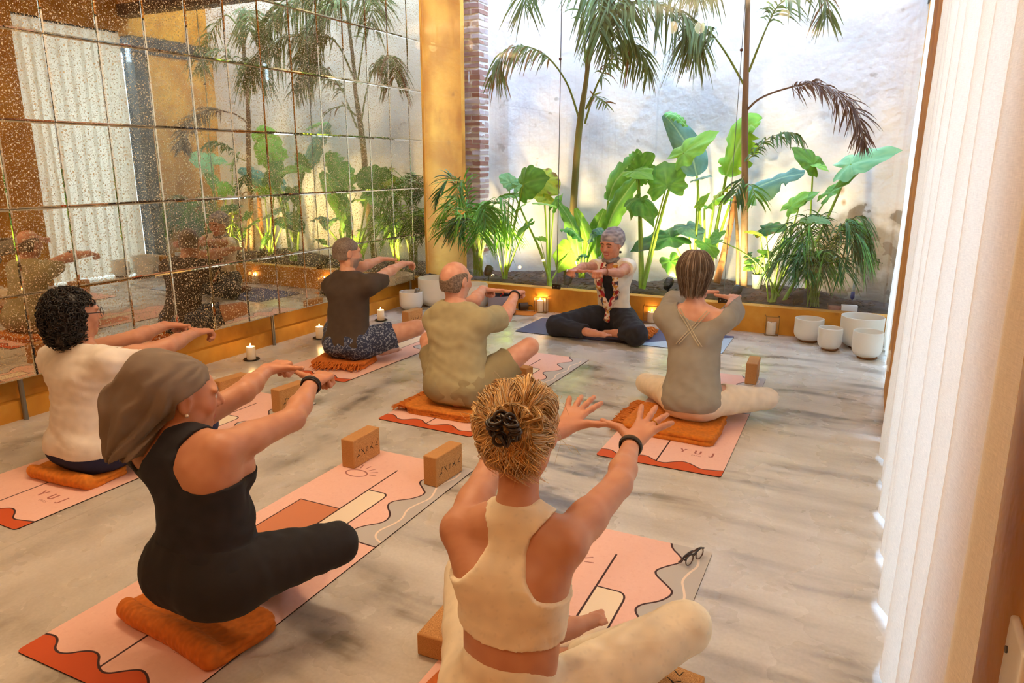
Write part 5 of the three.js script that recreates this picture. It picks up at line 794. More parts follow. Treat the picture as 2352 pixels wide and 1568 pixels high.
{ const t = thing('switch_plate', 'white switch plate with a dark screw on the near ochre wall', 'switch', [0.233, 0.81, -1.045]); mesh('plate', new RoundedBoxGeometry(0.012, 0.15, 0.1, 3, 0.005), std(0xe9e4dc, 0.4), t); mesh('screw', new THREE.CylinderGeometry(0.005, 0.005, 0.003, 12).rotateZ(Math.PI / 2).translate(-0.007, 0.03, -0.03), std(0x4a443c, 0.5), t); }

// ---------------------------------------------------------------- the seven people
const DOWN = [0, -1, 0], IN_L = [1, 0, 0], IN_R = [-1, 0, 0];
const fist = (t, d = [0, 0.05, -1], o = {}) => ({ d, n: DOWN, t, curl: [1.25, 1.3, 1.35, 1.35], fan: 0.02, thumb: v3.add(v3.mul(t, 1), [0, 0, -0.25]), ...o });
const flat = (t, d = [0, 0.02, -1], o = {}) => ({ d, n: DOWN, t, curl: [0.16, 0.2, 0.24, 0.28], fan: 0.03, thumb: v3.add(v3.mul(t, 1), [0, -0.05, -0.3]), ...o });
const TAN = [214, 160, 124], TAN2 = [204, 146, 110], PALE = [226, 172, 138];

{ // blonde woman in front
  const px = -0.7, P = person('woman with blonde bun in cream crop top and leggings, back to us', [px, 0, -1.4], {
    pelvis: [-0.695, 0.175, -1.38], waist: [-0.69, 0.315, -1.385], chest: [-0.695, 0.485, -1.41], neck: [-0.703, 0.665, -1.45], head: [-0.721, 0.85, -1.5], face: [0.22, -0.05, -0.97],
    shL: [-0.86, 0.576, -1.45], shR: [-0.575, 0.611, -1.45], elL: [-0.905, 0.655, -1.71], elR: [-0.533, 0.66, -1.71], wrL: [-0.79, 0.688, -1.955], wrR: [-0.573, 0.68, -1.95],
    knL: [-1.02, 0.24, -1.74], knR: [-0.338, 0.271, -1.74], anL: [-0.74, 0.075, -1.82], anR: [-0.66, 0.07, -1.72], toeL: [-0.583, 0.05, -2.079], toeR: [-0.9, 0.05, -1.66] },
  { skin: TAN2, build: 0.93, arm: 0.92, leg: 0.98, headSize: 0.98, bust: 0.8, tilt: 0.1,
    hands: { L: { d: [0.12, 0.42, -0.85], n: [0.1, -0.8, -0.45], t: [0.95, -0.1, 0.15], curl: [0.02, 0.04, 0.06, 0.05], fan: 0.28, thumb: [0.97, 0.05, -0.15] }, R: { d: [0.3, 0.45, -0.8], n: [0.1, -0.85, -0.45], t: [-0.93, 0.1, -0.25], curl: [0.02, 0.04, 0.06, 0.05], fan: 0.34, thumb: [-0.97, 0.12, -0.15] } } });
  const { J, S, H } = P, CREAM = [236, 220, 190], o = [J.chest[0], -0, J.chest[2]];
  const fleck = (x, y, z) => { const k = noise(x * 120, y * 120, z * 120) > 0.5 ? 0.965 : 1, t = 1 + 0.05 * noise(x * 30, y * 30, z * 30); return [CREAM[0] * k * t, CREAM[1] * k * t, CREAM[2] * k * t]; };
  const top = [[-0.25, 0.385], [-0.25, 0.49], [-0.15, 0.5], [-0.1, 0.52], [-0.068, 0.555], [-0.05, 0.6], [-0.055, 0.635], [-0.08, 0.67], [-0.105, 0.7], [-0.11, 0.8], [-0.072, 0.8], [-0.066, 0.72], [-0.035, 0.695], [0.035, 0.695], [0.066, 0.72], [0.072, 0.8], [0.11, 0.8], [0.105, 0.7], [0.08, 0.67], [0.055, 0.635], [0.05, 0.6], [0.068, 0.555], [0.1, 0.52], [0.15, 0.5], [0.25, 0.49], [0.25, 0.385]];
  wear(P, 'crop_top', clothGeo([...S.torso, ...S.shoulders], 0.009, polyClip([J.chest[0], 0, 0], [1, 0, 0], top), { cell: 0.0062, amp: 0.002, freq: [8, 26, 8], color: fleck, extra: (x, y, z) => (y < 0.42 ? 0.0012 * Math.sin(Math.atan2(x, z) * 70) - 0.002 : 0) }), M.cloth);
  leggings(P, fleck, { top: 0.15, ease: 0.009, w: 0.95, extra: (x, y, z) => -0.004 * Math.exp(-(((y - J.pelvis[1] - 0.135) / 0.02) ** 2)) });
  // hair swept back into a clipped bun
  const cd = v3.norm([0.36, 0.3, 0.88]), hc = H.at(0, 0.015, -0.01), rad = (d, g) => { const [a, b, c] = [v3.dot(d, H.r), v3.dot(d, H.u), v3.dot(d, H.f)]; return 1 / Math.hypot(a / (0.079 + g), b / (0.092 + g), c / (0.1 + g)); }, C0 = v3.add(hc, cd, 0.118), L = [];
  const e1 = v3.norm(v3.cross(cd, [0, 1, 0])), e2 = v3.cross(e1, cd), dirAt = (ang, az) => v3.norm(v3.add(v3.add(v3.mul(cd, Math.cos(ang)), e1, Math.sin(ang) * Math.cos(az)), e2, Math.sin(ang) * Math.sin(az)));
  const cl = (az, q, s) => noise(Math.cos(az) * s + q, Math.sin(az) * s, q * 3);      // neighbouring locks bend together
  for (let i = 0; i < 2700; i++) {
    const az = rr(0, 6.283), far = rr(1.15, 2.05), d0 = dirAt(far, az); if (v3.dot(d0, H.f) > 0.5 && v3.dot(d0, H.u) < 0.42) continue; if (v3.dot(d0, H.u) < -0.62) continue;
    const g = rr(0.006, 0.019), w = 0.9 * cl(az, 1.3, 2.2) + rr(-0.07, 0.07), ph = 5 * cl(az, 4.1, 1.6), pts = []; for (let k = 0; k <= 8; k++) { const t = k / 8, d = dirAt(lerp(far, 0.1, t), az + w * Math.sin(t * 6 + ph) * Math.sin(t * 3.1)), up = Math.max(0, v3.dot(d, H.u)); pts.push(V(...v3.add(hc, d, rad(d, g + 0.014 * Math.sin(t * 3.1) * (0.35 + up) * (1 + 1.6 * cl(az, 7.7 + t * 1.2, 2.6)))))); }
    L.push([pts, [0.0007, 0.0013, 0.0014, 0.0009], 13]);
  }
  for (let i = 0; i < 330; i++) { const n = i % 11, az = 0.35 + n * 0.24, a0 = 0.45 + 0.25 * ((n * 7) % 5) / 5, sw = (n % 2 ? 1 : -1) * 0.7, jit = () => rr(-0.006, 0.006), p = v3.add(hc, dirAt(a0, az), 0.114), q = v3.add(hc, dirAt(a0 * 0.75, az + sw), 0.128 + rr(0, 0.01)), e = v3.add(hc, dirAt(0.12, az + sw * 0.4), 0.128); L.push([[V(...p), V(...v3.mix(p, q, 0.55)).add(V(jit(), jit(), jit())), V(...q).add(V(jit(), jit(), jit())), V(...v3.mix(q, e, 0.6)), V(...e)], [0.0008, 0.0015, 0.0008], 12]); }
  for (let i = 0; i < 800; i++) { const n = i % 9, a = V(...C0).add(V(rr(-0.04, 0.032), rr(-0.03, 0.012), rr(-0.02, 0.008))), x = -0.05 + 0.01 * n + rr(-0.008, 0.008), l = 0.06 + 0.05 * ((n * 5) % 9) / 9 + rr(0, 0.015), wv = 0.014 * Math.sin(n * 2.1) + rr(-0.003, 0.003); L.push([[a, a.clone().add(V(x * 0.5 + wv, -l * 0.4, 0.014)), a.clone().add(V(x * 0.9 - wv, -l * 0.75, 0.004)), a.clone().add(V(x + wv, -l, -0.018 + rr(-0.008, 0.008)))], [0.0009, 0.0014, 0.0012, 0.0005], 9]); }
  for (let i = 0; i < 40; i++) { const d = dirAt(rr(0.5, 1.9), rr(0, 6.28)); if (v3.dot(d, H.f) > 0.6) continue; const p = v3.add(hc, d, 0.112), r1 = v3.add(v3.add(p, d, rr(0.008, 0.018)), [rr(-0.02, 0.02), rr(-0.01, 0.02), rr(-0.02, 0.02)]); L.push([[V(...p), V(...r1), V(...v3.add(r1, [rr(-0.03, 0.03), rr(-0.04, 0.0), rr(-0.02, 0.02)]))], [0.0006, 0.0005, 0.0003], 8]); }
  wear(P, 'hair', mergeGeometries([
    hairCap(P, 0.016, (a, b, c) => Math.max(c - 0.052 - 0.25 * (b - 0.02), c > 0.0 ? 0.03 - b - 0.6 * (0.05 - c) : -1, -0.085 - b), (x, y, z, [a, b, c]) => mix3([206, 158, 96], [150, 106, 60], clamp(0.5 + noise(a * 160, b * 14, c * 30))), { amp: 0.004, fr: 70 }),
    locks(L, () => mix3(mix3([248, 208, 140], [184, 134, 76], rnd()), [206, 190, 164], rnd() < 0.25 ? 0.7 : 0), 3)]), M.hair);
  const clip = []; for (let i = 0; i < 16; i++) { const a = i / 16 * 6.28, c = V(...C0).add(V(0.028 * Math.cos(a) - 0.004, 0.026 * Math.sin(a) + 0.012, 0.045 + 0.008 * Math.sin(3 * a))); const q = new THREE.TorusGeometry(0.011 + 0.004 * rnd(), 0.0042, 6, 12); q.rotateX(rr(0, 3)); q.rotateY(rr(0, 3)); q.translate(c.x, c.y, c.z); clip.push(q); }
  wear(P, 'hair_clip', mergeGeometries(clip), std(0x2a1c12, 0.35), 'dark tortoiseshell hair clip');
  const br = bracelet(P, 'R', 0x4a3416, 0.012, 0.0045, 0.001); const b2 = bracelet(P, 'R', 0x1c1610, 0.021, 0.003, 0.001);
  const ring = mesh('ring', new THREE.TorusGeometry(0.0105, 0.0025, 8, 18), std(0xb07a30, 0.3, { metalness: 0.9 }), P.t); ring.position.set(...v3.add(J.wrR, v3.norm([0.42, 0.42, -0.8]), 0.105)); ring.quaternion.setFromUnitVectors(V(0, 0, 1), V(0.42, 0.42, -0.8).normalize());
}
{ // woman with grey head scarf
  const P = person('woman in black tank bodysuit and grey head scarf, back to us', [-1.76, 0, -1.34], {
    pelvis: [-1.686, 0.311, -1.33], waist: [-1.685, 0.459, -1.335], chest: [-1.713, 0.596, -1.36], neck: [-1.796, 0.691, -1.38], head: [-1.817, 0.797, -1.42], face: [0.5, -0.08, -0.86],
    shL: [-1.985, 0.607, -1.4], shR: [-1.613, 0.68, -1.37], elL: [-1.885, 0.717, -1.72], elR: [-1.593, 0.692, -1.64], wrL: [-1.977, 0.731, -1.92], wrR: [-1.705, 0.734, -1.86],
    knL: [-2.12, 0.2, -1.68], knR: [-1.464, 0.275, -1.66], anL: [-1.72, 0.07, -1.7], anR: [-1.86, 0.07, -1.66], toeL: [-2.09, 0.07, -1.916], toeR: [-2.06, 0.05, -1.62] },
  { skin: TAN2, build: 1.04, arm: 0.95, leg: 1.0, bust: 1.15, belly: 1.0, tilt: 0.05, hands: { L: fist(IN_L, [0.1, 0.1, -1]), R: fist(IN_R, [-0.1, 0.12, -1]) } });
  const { J, S, H } = P, BLACK = [34, 33, 38], y0 = J.pelvis[1], cx = J.chest[0];
  const yb = J.chest[1] + 0.075, top = [[-0.28, y0 - 0.05], [-0.28, yb - 0.055], [-0.16, yb - 0.07], [-0.125, yb - 0.05], [-0.098, yb - 0.01], [-0.085, yb + 0.05], [-0.09, yb + 0.1], [-0.115, yb + 0.16], [-0.125, yb + 0.3], [-0.085, yb + 0.3], [-0.08, yb + 0.13], [-0.04, yb + 0.1], [0.02, yb + 0.105], [0.055, yb + 0.14], [0.065, yb + 0.3], [0.105, yb + 0.3], [0.095, yb + 0.16], [0.04, yb + 0.09], [0.012, yb + 0.03], [0.02, yb - 0.03], [0.06, yb - 0.075], [0.12, yb - 0.085], [0.28, yb - 0.05], [0.28, y0 - 0.05]];
  wear(P, 'tank_top', clothGeo([...S.torso, ...S.shoulders, ...S.seat], 0.008, polyClip([cx, 0, 0], [1, 0, 0], top), { cell: 0.0066, amp: 0.003, freq: [6, 30, 6], color: BLACK, vary: 0.12 }), M.cloth);
  leggings(P, [36, 34, 36], { top: 0.1, ease: 0.011, leg: 1.0, w: 1.04, amp: 0.0025, freq: [24, 10, 24] });
  const b0 = P.t.position.toArray(), at0 = (p) => v3.sub(p, b0), t1 = at0([-1.857, 0.852, -1.36]), t2 = at0([-1.894, 0.78, -1.31]), t3 = at0([-1.89, 0.666, -1.27]), prims = [egg(H.at(0, 0.03, -0.018), H.axes, [0.084, 0.09, 0.104], 0.04), bone(H.at(0, 0.035, -0.05), t1, 0.086, 0.084, 0.05), bone(t1, t2, 0.08, 0.078, 0.05), bone(t2, t3, 0.076, 0.055, 0.04, { cut: [at0([-1.896, 0.655, -1.27]), v3.norm([0.25, -1, 0])] })];
  const ax = v3.norm(v3.sub(t3, H.at(0, 0.06, 0.02))), p0 = H.at(0, 0.06, 0.02), q1 = v3.norm(v3.cross(ax, [0.3, 1, 0.2])), q2 = v3.cross(ax, q1);
  const fsc = (x, y, z, d) => { const e = [x - p0[0], y - p0[1], z - p0[2]], l = v3.dot(e, ax), an = Math.atan2(v3.dot(e, q1), v3.dot(e, q2)) + 0.35 * noise(x * 9, y * 9, z * 9); return (0.0065 * Math.sin(an * 11 + 2 * noise(l * 7, 2, 5)) + 0.004 * Math.sin(an * 19 + 4)) * sstep(-0.02, 0.16, l) + 0.002 * Math.sin(an * 16) * sstep(0.1, 0.0, l); };
  wear(P, 'head_scarf', clothGeo(prims, 0.004, (x, y, z) => { const [a, b, c] = H.local(x, y, z); return Math.max(c - 0.062 - 0.12 * b, c > -0.03 ? (0.036 - b) * 0.9 + 0.5 * c - 0.012 : -1); }, { cell: 0.0058, amp: 0.004, freq: [8, 8, 8], color: [124, 108, 92], vary: 0.03, extra: fsc, hollow: 0.045 }), M.cloth);
  bracelet(P, 'R', 0x1a1412, 0.012, 0.005, 0.001); bracelet(P, 'R', 0x2a1a14, 0.024, 0.003, 0.001);
  const ear = mesh('earring', new THREE.SphereGeometry(0.006, 10, 8), std(0xe8dcc8, 0.2, { metalness: 0.5 }), P.t); ear.position.set(...H.at(0.086, -0.034, 0.0));
}
{ // curly haired person in white tee
  const P = person('person with curly black hair in white tee shirt, nearest the mirrors', [-3.32, 0, -2.05], {
    pelvis: [-3.31, 0.165, -2.03], waist: [-3.321, 0.294, -2.04], chest: [-3.318, 0.475, -2.06], neck: [-3.331, 0.618, -2.09], head: [-3.369, 0.778, -2.1], face: [0.32, -0.05, -0.94],
    shL: [-3.609, 0.522, -2.12], shR: [-3.122, 0.577, -2.08], elL: [-3.377, 0.599, -2.4], elR: [-3.056, 0.603, -2.34], wrL: [-3.427, 0.613, -2.62], wrR: [-3.144, 0.612, -2.58],
    knL: [-3.68, 0.17, -2.36], knR: [-2.96, 0.19, -2.4], anL: [-3.25, 0.07, -2.4], anR: [-3.4, 0.07, -2.34], toeL: [-3.05, 0.05, -2.36], toeR: [-3.58, 0.05, -2.3] },
  { skin: [200, 144, 112], build: 1.05, arm: 1.0, belly: 0.9, headSize: 0.98, hands: { L: fist(IN_L, [0.05, -0.1, -1], { curl: [0.8, 0.9, 1, 1] }), R: fist(IN_R, [0.05, -0.05, -1], { curl: [0.7, 0.8, 0.9, 1] }) } });
  tee(P, [230, 220, 208], { hem: -0.03, amp: 0.0035, freq: [3, 28, 3], r: 0.075, r1: 0.085, to: 0.45, ease: 0.016, neckH: 0.03, straight: 1.02 });
  leggings(P, [36, 40, 74], { name: 'trousers', top: -0.01, ease: 0.01, bag: true });
  const { H } = P, L = [], c0 = H.at(0, 0.0, -0.03), blob = field([egg(c0, H.axes, [0.128, 0.13, 0.118], 0.04), egg(H.at(0, -0.075, -0.05), H.axes, [0.112, 0.09, 0.085], 0.04)]);
  const keep = (a, b, c) => Math.max(c - 0.068 - 0.25 * b, c > 0.02 ? (0.05 - b) : -1);
  const cap = paint(surface((x, y, z) => { const [a, b, c] = H.local(x, y, z); return Math.max(blob(x, y, z) + 0.008 + 0.014 * noise(x * 42, y * 42, z * 42) + 0.006 * noise(x * 110, y * 110, z * 110), keep(a, b, c)); }, [v3.add(c0, [-0.18, -0.22, -0.18]), v3.add(c0, [0.18, 0.18, 0.18])], 0.0052), () => [30, 24, 24]);
  for (let i = 0; i < 800; i++) {
    const th = Math.acos(rr(-1, 1)), ph = rr(0, 6.28), d = [Math.sin(th) * Math.cos(ph), Math.cos(th), Math.sin(th) * Math.sin(ph)]; let s = 0.05; while (s < 0.2 && blob(c0[0] + d[0] * s, c0[1] + d[1] * s, c0[2] + d[2] * s) < -0.004) s += 0.004;
    const p = v3.add(c0, d, s), [a, b, c] = H.local(...p); if (keep(a, b, c) > -0.004) continue; const n = V(...d), e1 = V(rr(-1, 1), rr(-1, 1), rr(-1, 1)).cross(n).normalize(), e2 = n.clone().cross(e1), r = rr(0.006, 0.011), pts = []; for (let q = 0; q <= 7; q++) { const w = q * 1.25; pts.push(V(...p).addScaledVector(e1, r * Math.cos(w)).addScaledVector(e2, r * Math.sin(w)).addScaledVector(n, -0.008 + q * 0.0032)); } L.push([pts, [0.0026, 0.0032, 0.0018], 14]);
  }
  wear(P, 'hair', mergeGeometries([cap, locks(L, () => mix3([34, 26, 26], [14, 12, 14], rnd()), 4)]), M.hair);
  const gl = []; for (const s of [-1, 1]) { const q = new THREE.TorusGeometry(0.022, 0.0016, 6, 20); q.translate(s * 0.03, 0.008, 0.108); gl.push(q); const arm = new THREE.BoxGeometry(0.003, 0.004, 0.11); arm.translate(s * 0.072, 0.012, 0.055); gl.push(arm); } const m = mesh('glasses', mergeGeometries(gl), std(0x2a2020, 0.4), P.t); m.matrixAutoUpdate = true; m.position.set(...H.c); m.quaternion.setFromRotationMatrix(new THREE.Matrix4().makeBasis(V(...v3.mul(H.r, 1)).multiplyScalar(-1), V(...H.u), V(...H.f)));
}
{ // man in dark tee
  const P = person('man in dark brown tee shirt and patterned shorts, before the mirrors', [-3.47, 0, -4.22], {
    pelvis: [-3.46, 0.17, -4.2], waist: [-3.479, 0.296, -4.22], chest: [-3.481, 0.508, -4.25], neck: [-3.494, 0.675, -4.27], head: [-3.517, 0.824, -4.3], face: [0.52, -0.1, -0.85],
    shL: [-3.677, 0.565, -4.3], shR: [-3.29, 0.6, -4.26], elL: [-3.55, 0.693, -4.52], elR: [-3.317, 0.657, -4.5], wrL: [-3.544, 0.722, -4.74], wrR: [-3.321, 0.701, -4.74],
    knL: [-3.85, 0.24, -4.5], knR: [-3.054, 0.255, -4.52], anL: [-3.3, 0.07, -4.4], anR: [-3.55, 0.08, -4.42], toeL: [-3.248, 0.04, -4.638], toeR: [-3.74, 0.05, -4.36] },
  { skin: [218, 166, 136], build: 1.02, arm: 0.98, brow: [90, 70, 56], beard: [128, 110, 98], hands: { L: flat(IN_L), R: flat(IN_R, [0.1, 0.0, -1], { curl: [0.5, 0.55, 0.6, 0.6] }) } });
  tee(P, [74, 60, 50], { hem: -0.06, amp: 0.003, freq: [8, 10, 8], r: 0.072, r1: 0.088, to: 0.6, seed: 3, straight: 1.0 });
  const { J, S, H } = P, sh = (h, k) => bone(h, v3.mix(h, k, 0.62), 0.105, 0.085, 0.02, { cut: [v3.mix(h, k, 0.56), v3.norm(v3.sub(k, h))] });
  wear(P, 'shorts', clothGeo([...S.seat, sh(S.hip(-1), J.knL), sh(S.hip(1), J.knR)], 0.016, waistClip(J, -0.02, 0, 0.1), { cell: 0.006, amp: 0.005, freq: [14, 14, 14], color: (x, y, z) => (Math.abs(noise(x * 42, y * 42, z * 42)) < 0.045 || Math.abs(noise(x * 30 + 9, y * 30, z * 30)) < 0.03 ? [150, 158, 176] : [50, 58, 84]) }), M.cloth, 'navy shorts with a fine white line pattern');
  wear(P, 'hair', hairCap(P, 0.0045, (a, b, c) => Math.max(c - 0.05 - 0.35 * b, c > -0.005 ? 0.03 - b - 0.1 * (0.06 - c) : -0.05 - b), (x, y, z, [a, b, c]) => mix3(mix3([136, 118, 102], [92, 76, 64], clamp(0.5 + noise(x * 140, y * 140, z * 140))), [186, 176, 166], 0.6 * sstep(0.02, -0.04, b) * (0.5 + 0.5 * noise(x * 90, y * 90, z * 90))), { amp: 0.0025, fr: 160 }), M.hair);
}
{ // bald man in sage tee
  const P = person('balding man in sage green tee shirt and shorts, middle of the room', [-2.19, 0, -3.68], {
    pelvis: [-2.17, 0.175, -3.63], waist: [-2.188, 0.293, -3.66], chest: [-2.203, 0.463, -3.69], neck: [-2.218, 0.649, -3.7], head: [-2.233, 0.79, -3.73], face: [0.2, -0.12, -0.96],
    shL: [-2.376, 0.532, -3.72], shR: [-2.038, 0.564, -3.7], elL: [-2.242, 0.626, -3.98], elR: [-2.013, 0.544, -3.96], wrL: [-2.305, 0.661, -4.2], wrR: [-2.058, 0.651, -4.2],
    knL: [-2.56, 0.34, -3.92], knR: [-1.833, 0.377, -3.94], anL: [-2.12, 0.08, -4.06], anR: [-2.26, 0.08, -4.0], toeL: [-1.94, 0.05, -4.1], toeR: [-2.46, 0.05, -4.02] },
  { skin: [224, 168, 140], build: 1.1, arm: 1.02, leg: 0.98, belly: 1.15, neckW: 1.12, headSize: 1.02, beard: [176, 160, 148], hands: { L: fist(IN_L, [0.12, -0.25, -1]), R: fist(IN_R, [-0.1, 0.0, -1]) } });
  tee(P, [170, 158, 120], { hem: -0.095, amp: 0.003, freq: [2.5, 26, 2.5], r: 0.075, r1: 0.09, to: 0.6, ease: 0.015, seed: 6, straight: 1.13, neckR: 0.08 });
  const { J, S, H } = P, sh = (h, k) => bone(h, v3.mix(h, k, 0.7), 0.098, 0.078, 0.02, { cut: [v3.mix(h, k, 0.62), v3.norm(v3.sub(k, h))] });
  wear(P, 'shorts', clothGeo([...S.seat, sh(S.hip(-1), J.knL), sh(S.hip(1), J.knR)], 0.018, waistClip(J, -0.02, 0, 0.1), { cell: 0.0068, amp: 0.006, freq: [12, 12, 12], color: [150, 136, 100] }), M.cloth, 'sage green shorts');
  wear(P, 'hair', hairCap(P, 0.004, (a, b, c) => Math.max(b - 0.012 - 0.55 * Math.max(0, Math.abs(a) - 0.03) * 1.2 + 0.012 * Math.cos(a * 40), c - 0.025, -0.065 - b, (c > -0.02 && b < 0.0) ? 0.01 : -1), (x, y, z) => mix3([150, 128, 108], [92, 74, 60], clamp(0.5 + 1.2 * noise(x * 120, y * 120, z * 120))), { amp: 0.003, fr: 170 }), M.hair, 'short grey fringe of hair round the back of the head');
  bracelet(P, 'R', 0x1c1816, 0.02, 0.005);
}
{ // grey haired woman on the right
  const P = person('woman with short grey brown hair in thin grey top and cream leggings', [-0.84, 0, -4.02], {
    pelvis: [-0.83, 0.18, -4.0], waist: [-0.837, 0.336, -4.02], chest: [-0.851, 0.52, -4.05], neck: [-0.857, 0.702, -4.06], head: [-0.873, 0.886, -4.08], face: [0.05, -0.1, -0.99],
    shL: [-1.02, 0.623, -4.06], shR: [-0.699, 0.636, -4.05], elL: [-1.04, 0.66, -4.33], elR: [-0.699, 0.634, -4.32], wrL: [-0.96, 0.69, -4.57], wrR: [-0.738, 0.669, -4.56],
    knL: [-1.218, 0.094, -4.42], knR: [-0.458, 0.127, -4.34], anL: [-0.78, 0.07, -4.38], anR: [-0.92, 0.07, -4.32], toeL: [-0.58, 0.05, -4.36], toeR: [-1.1, 0.05, -4.3] },
  { skin: [222, 166, 136], build: 0.94, arm: 0.9, leg: 0.95, headSize: 1.0, bust: 0.7, hands: { L: fist(IN_L, [0.05, 0, -1]), R: fist(IN_R, [0.0, 0.05, -1]) } });
  const { J, S, H } = P, GREY = [150, 141, 126];
  const prims = [...S.torso, ...S.shoulders, ...S.seat.slice(0, 2).map((q) => ({ ...q, k: 0.06 })), bone(J.waist, v3.add(J.pelvis, [0, 1, 0], 0.02), 0.125, 0.15, 0.05, { n: FWD, f: 0.8 }), sleeve(J.shL, J.elL, 0.98, 0.055, 0.06), sleeve(J.shR, J.elR, 0.98, 0.055, 0.062), sleeve(J.elL, J.wrL, 0.8, 0.05, 0.04), sleeve(J.elR, J.wrR, 0.8, 0.055, 0.042), bone(J.chest, v3.mix(J.shR, J.elR, 0.7), 0.06, 0.04, 0.05)];
  wear(P, 'long_sleeved_top', clothGeo(prims, 0.013, anyClip(planeClip([0, J.pelvis[1] - 0.055, 0], [0.06, -1, 0]), (x, y, z) => { const a = (x - J.neck[0] - 0.035) / 0.135, b = (y - J.neck[1] - 0.03) / 0.105; return (1 - Math.hypot(a, b)) * 0.1; }), { cell: 0.007, amp: 0.0035, freq: [11, 4, 11], color: GREY, vary: 0.02, hollow: 0.016, seed: 11, extra: (x, y, z) => 0.002 * Math.sin((x * 0.6 + y) * 60 + 3 * noise(x * 8, y * 8, 1)) * sstep(J.neck[1] - 0.1, J.pelvis[1], y) }), M.cloth, 'thin grey long sleeved top with a wide neckline');
  leggings(P, [234, 214, 186], { top: 0.06, ease: 0.008, leg: 0.95, w: 0.96 });
  const str = [], zb = (x, y) => { let z = J.chest[2] + 0.25; const f = field([...S.torso, ...S.shoulders, ...S.neck], 0.0155); while (f(x, y, z) > 0.0008 && z > J.chest[2] - 0.1) z -= 0.002; return z; };
  for (const [x0, y0, x1, y1] of [[-0.085, -0.01, 0.06, -0.2], [-0.07, -0.005, 0.075, -0.2], [0.095, -0.01, -0.055, -0.2], [0.08, -0.005, -0.07, -0.2]]) { const pts = []; for (let i = 0; i <= 10; i++) { const x = J.neck[0] + lerp(x0, x1, i / 10), y = J.neck[1] - 0.005 + lerp(y0, y1, i / 10); pts.push(V(x, y, zb(x, y))); } const g = tube(pts, [0.0032], 6, 20); str.push(g); }
  wear(P, 'bra_strap', mergeGeometries(str), std(0xb9aa8e, 0.9), 'pale crossed back straps');
  const L = [], top = H.at(0.02, 0.118, 0.0);
  for (let i = 0; i < 2300; i++) { const ph = rr(-2.15, 2.15), lay = rnd(), dn = lay < 0.45 ? rr(-0.11, -0.06) : rr(-0.13, -0.1), out = (th, g) => H.at(Math.sin(ph) * Math.sin(th) * (0.083 + g), 0.022 + Math.cos(th) * (0.095 + g), -0.012 - Math.cos(ph) * Math.sin(th) * (0.103 + g)), g = rr(0.006, 0.02); const p0 = V(...top).add(V(rr(-0.012, 0.012), rr(-0.004, 0.006), rr(-0.05, 0.04))), nape = H.at(Math.sin(ph) * 0.058, dn - 0.012 * Math.cos(ph), -0.012 - Math.cos(ph) * 0.062 * (0.9 + 0.2 * lay)); if (Math.abs(ph) > 1.75 && rnd() < 0.4) continue; L.push([[p0, V(...out(0.5, g)), V(...out(1.05, g)), V(...out(1.62, g + 0.004)), V(...nape).add(V(rr(-0.006, 0.006), rr(-0.01, 0.01), rr(-0.004, 0.004)))], [0.0009, 0.0014, 0.0016, 0.0013, 0.0005], 11]); }
  wear(P, 'hair', mergeGeometries([hairCap(P, 0.008, (a, b, c) => Math.max(c - 0.055 - 0.2 * b, c > 0.01 ? 0.03 - b : -1, -0.1 - b), () => [92, 72, 56], {}), locks(L, () => { const q = rnd(); return q < 0.25 ? [168, 148, 124] : mix3([124, 98, 74], [76, 56, 42], rnd()); }, 3)]), M.hair);
}
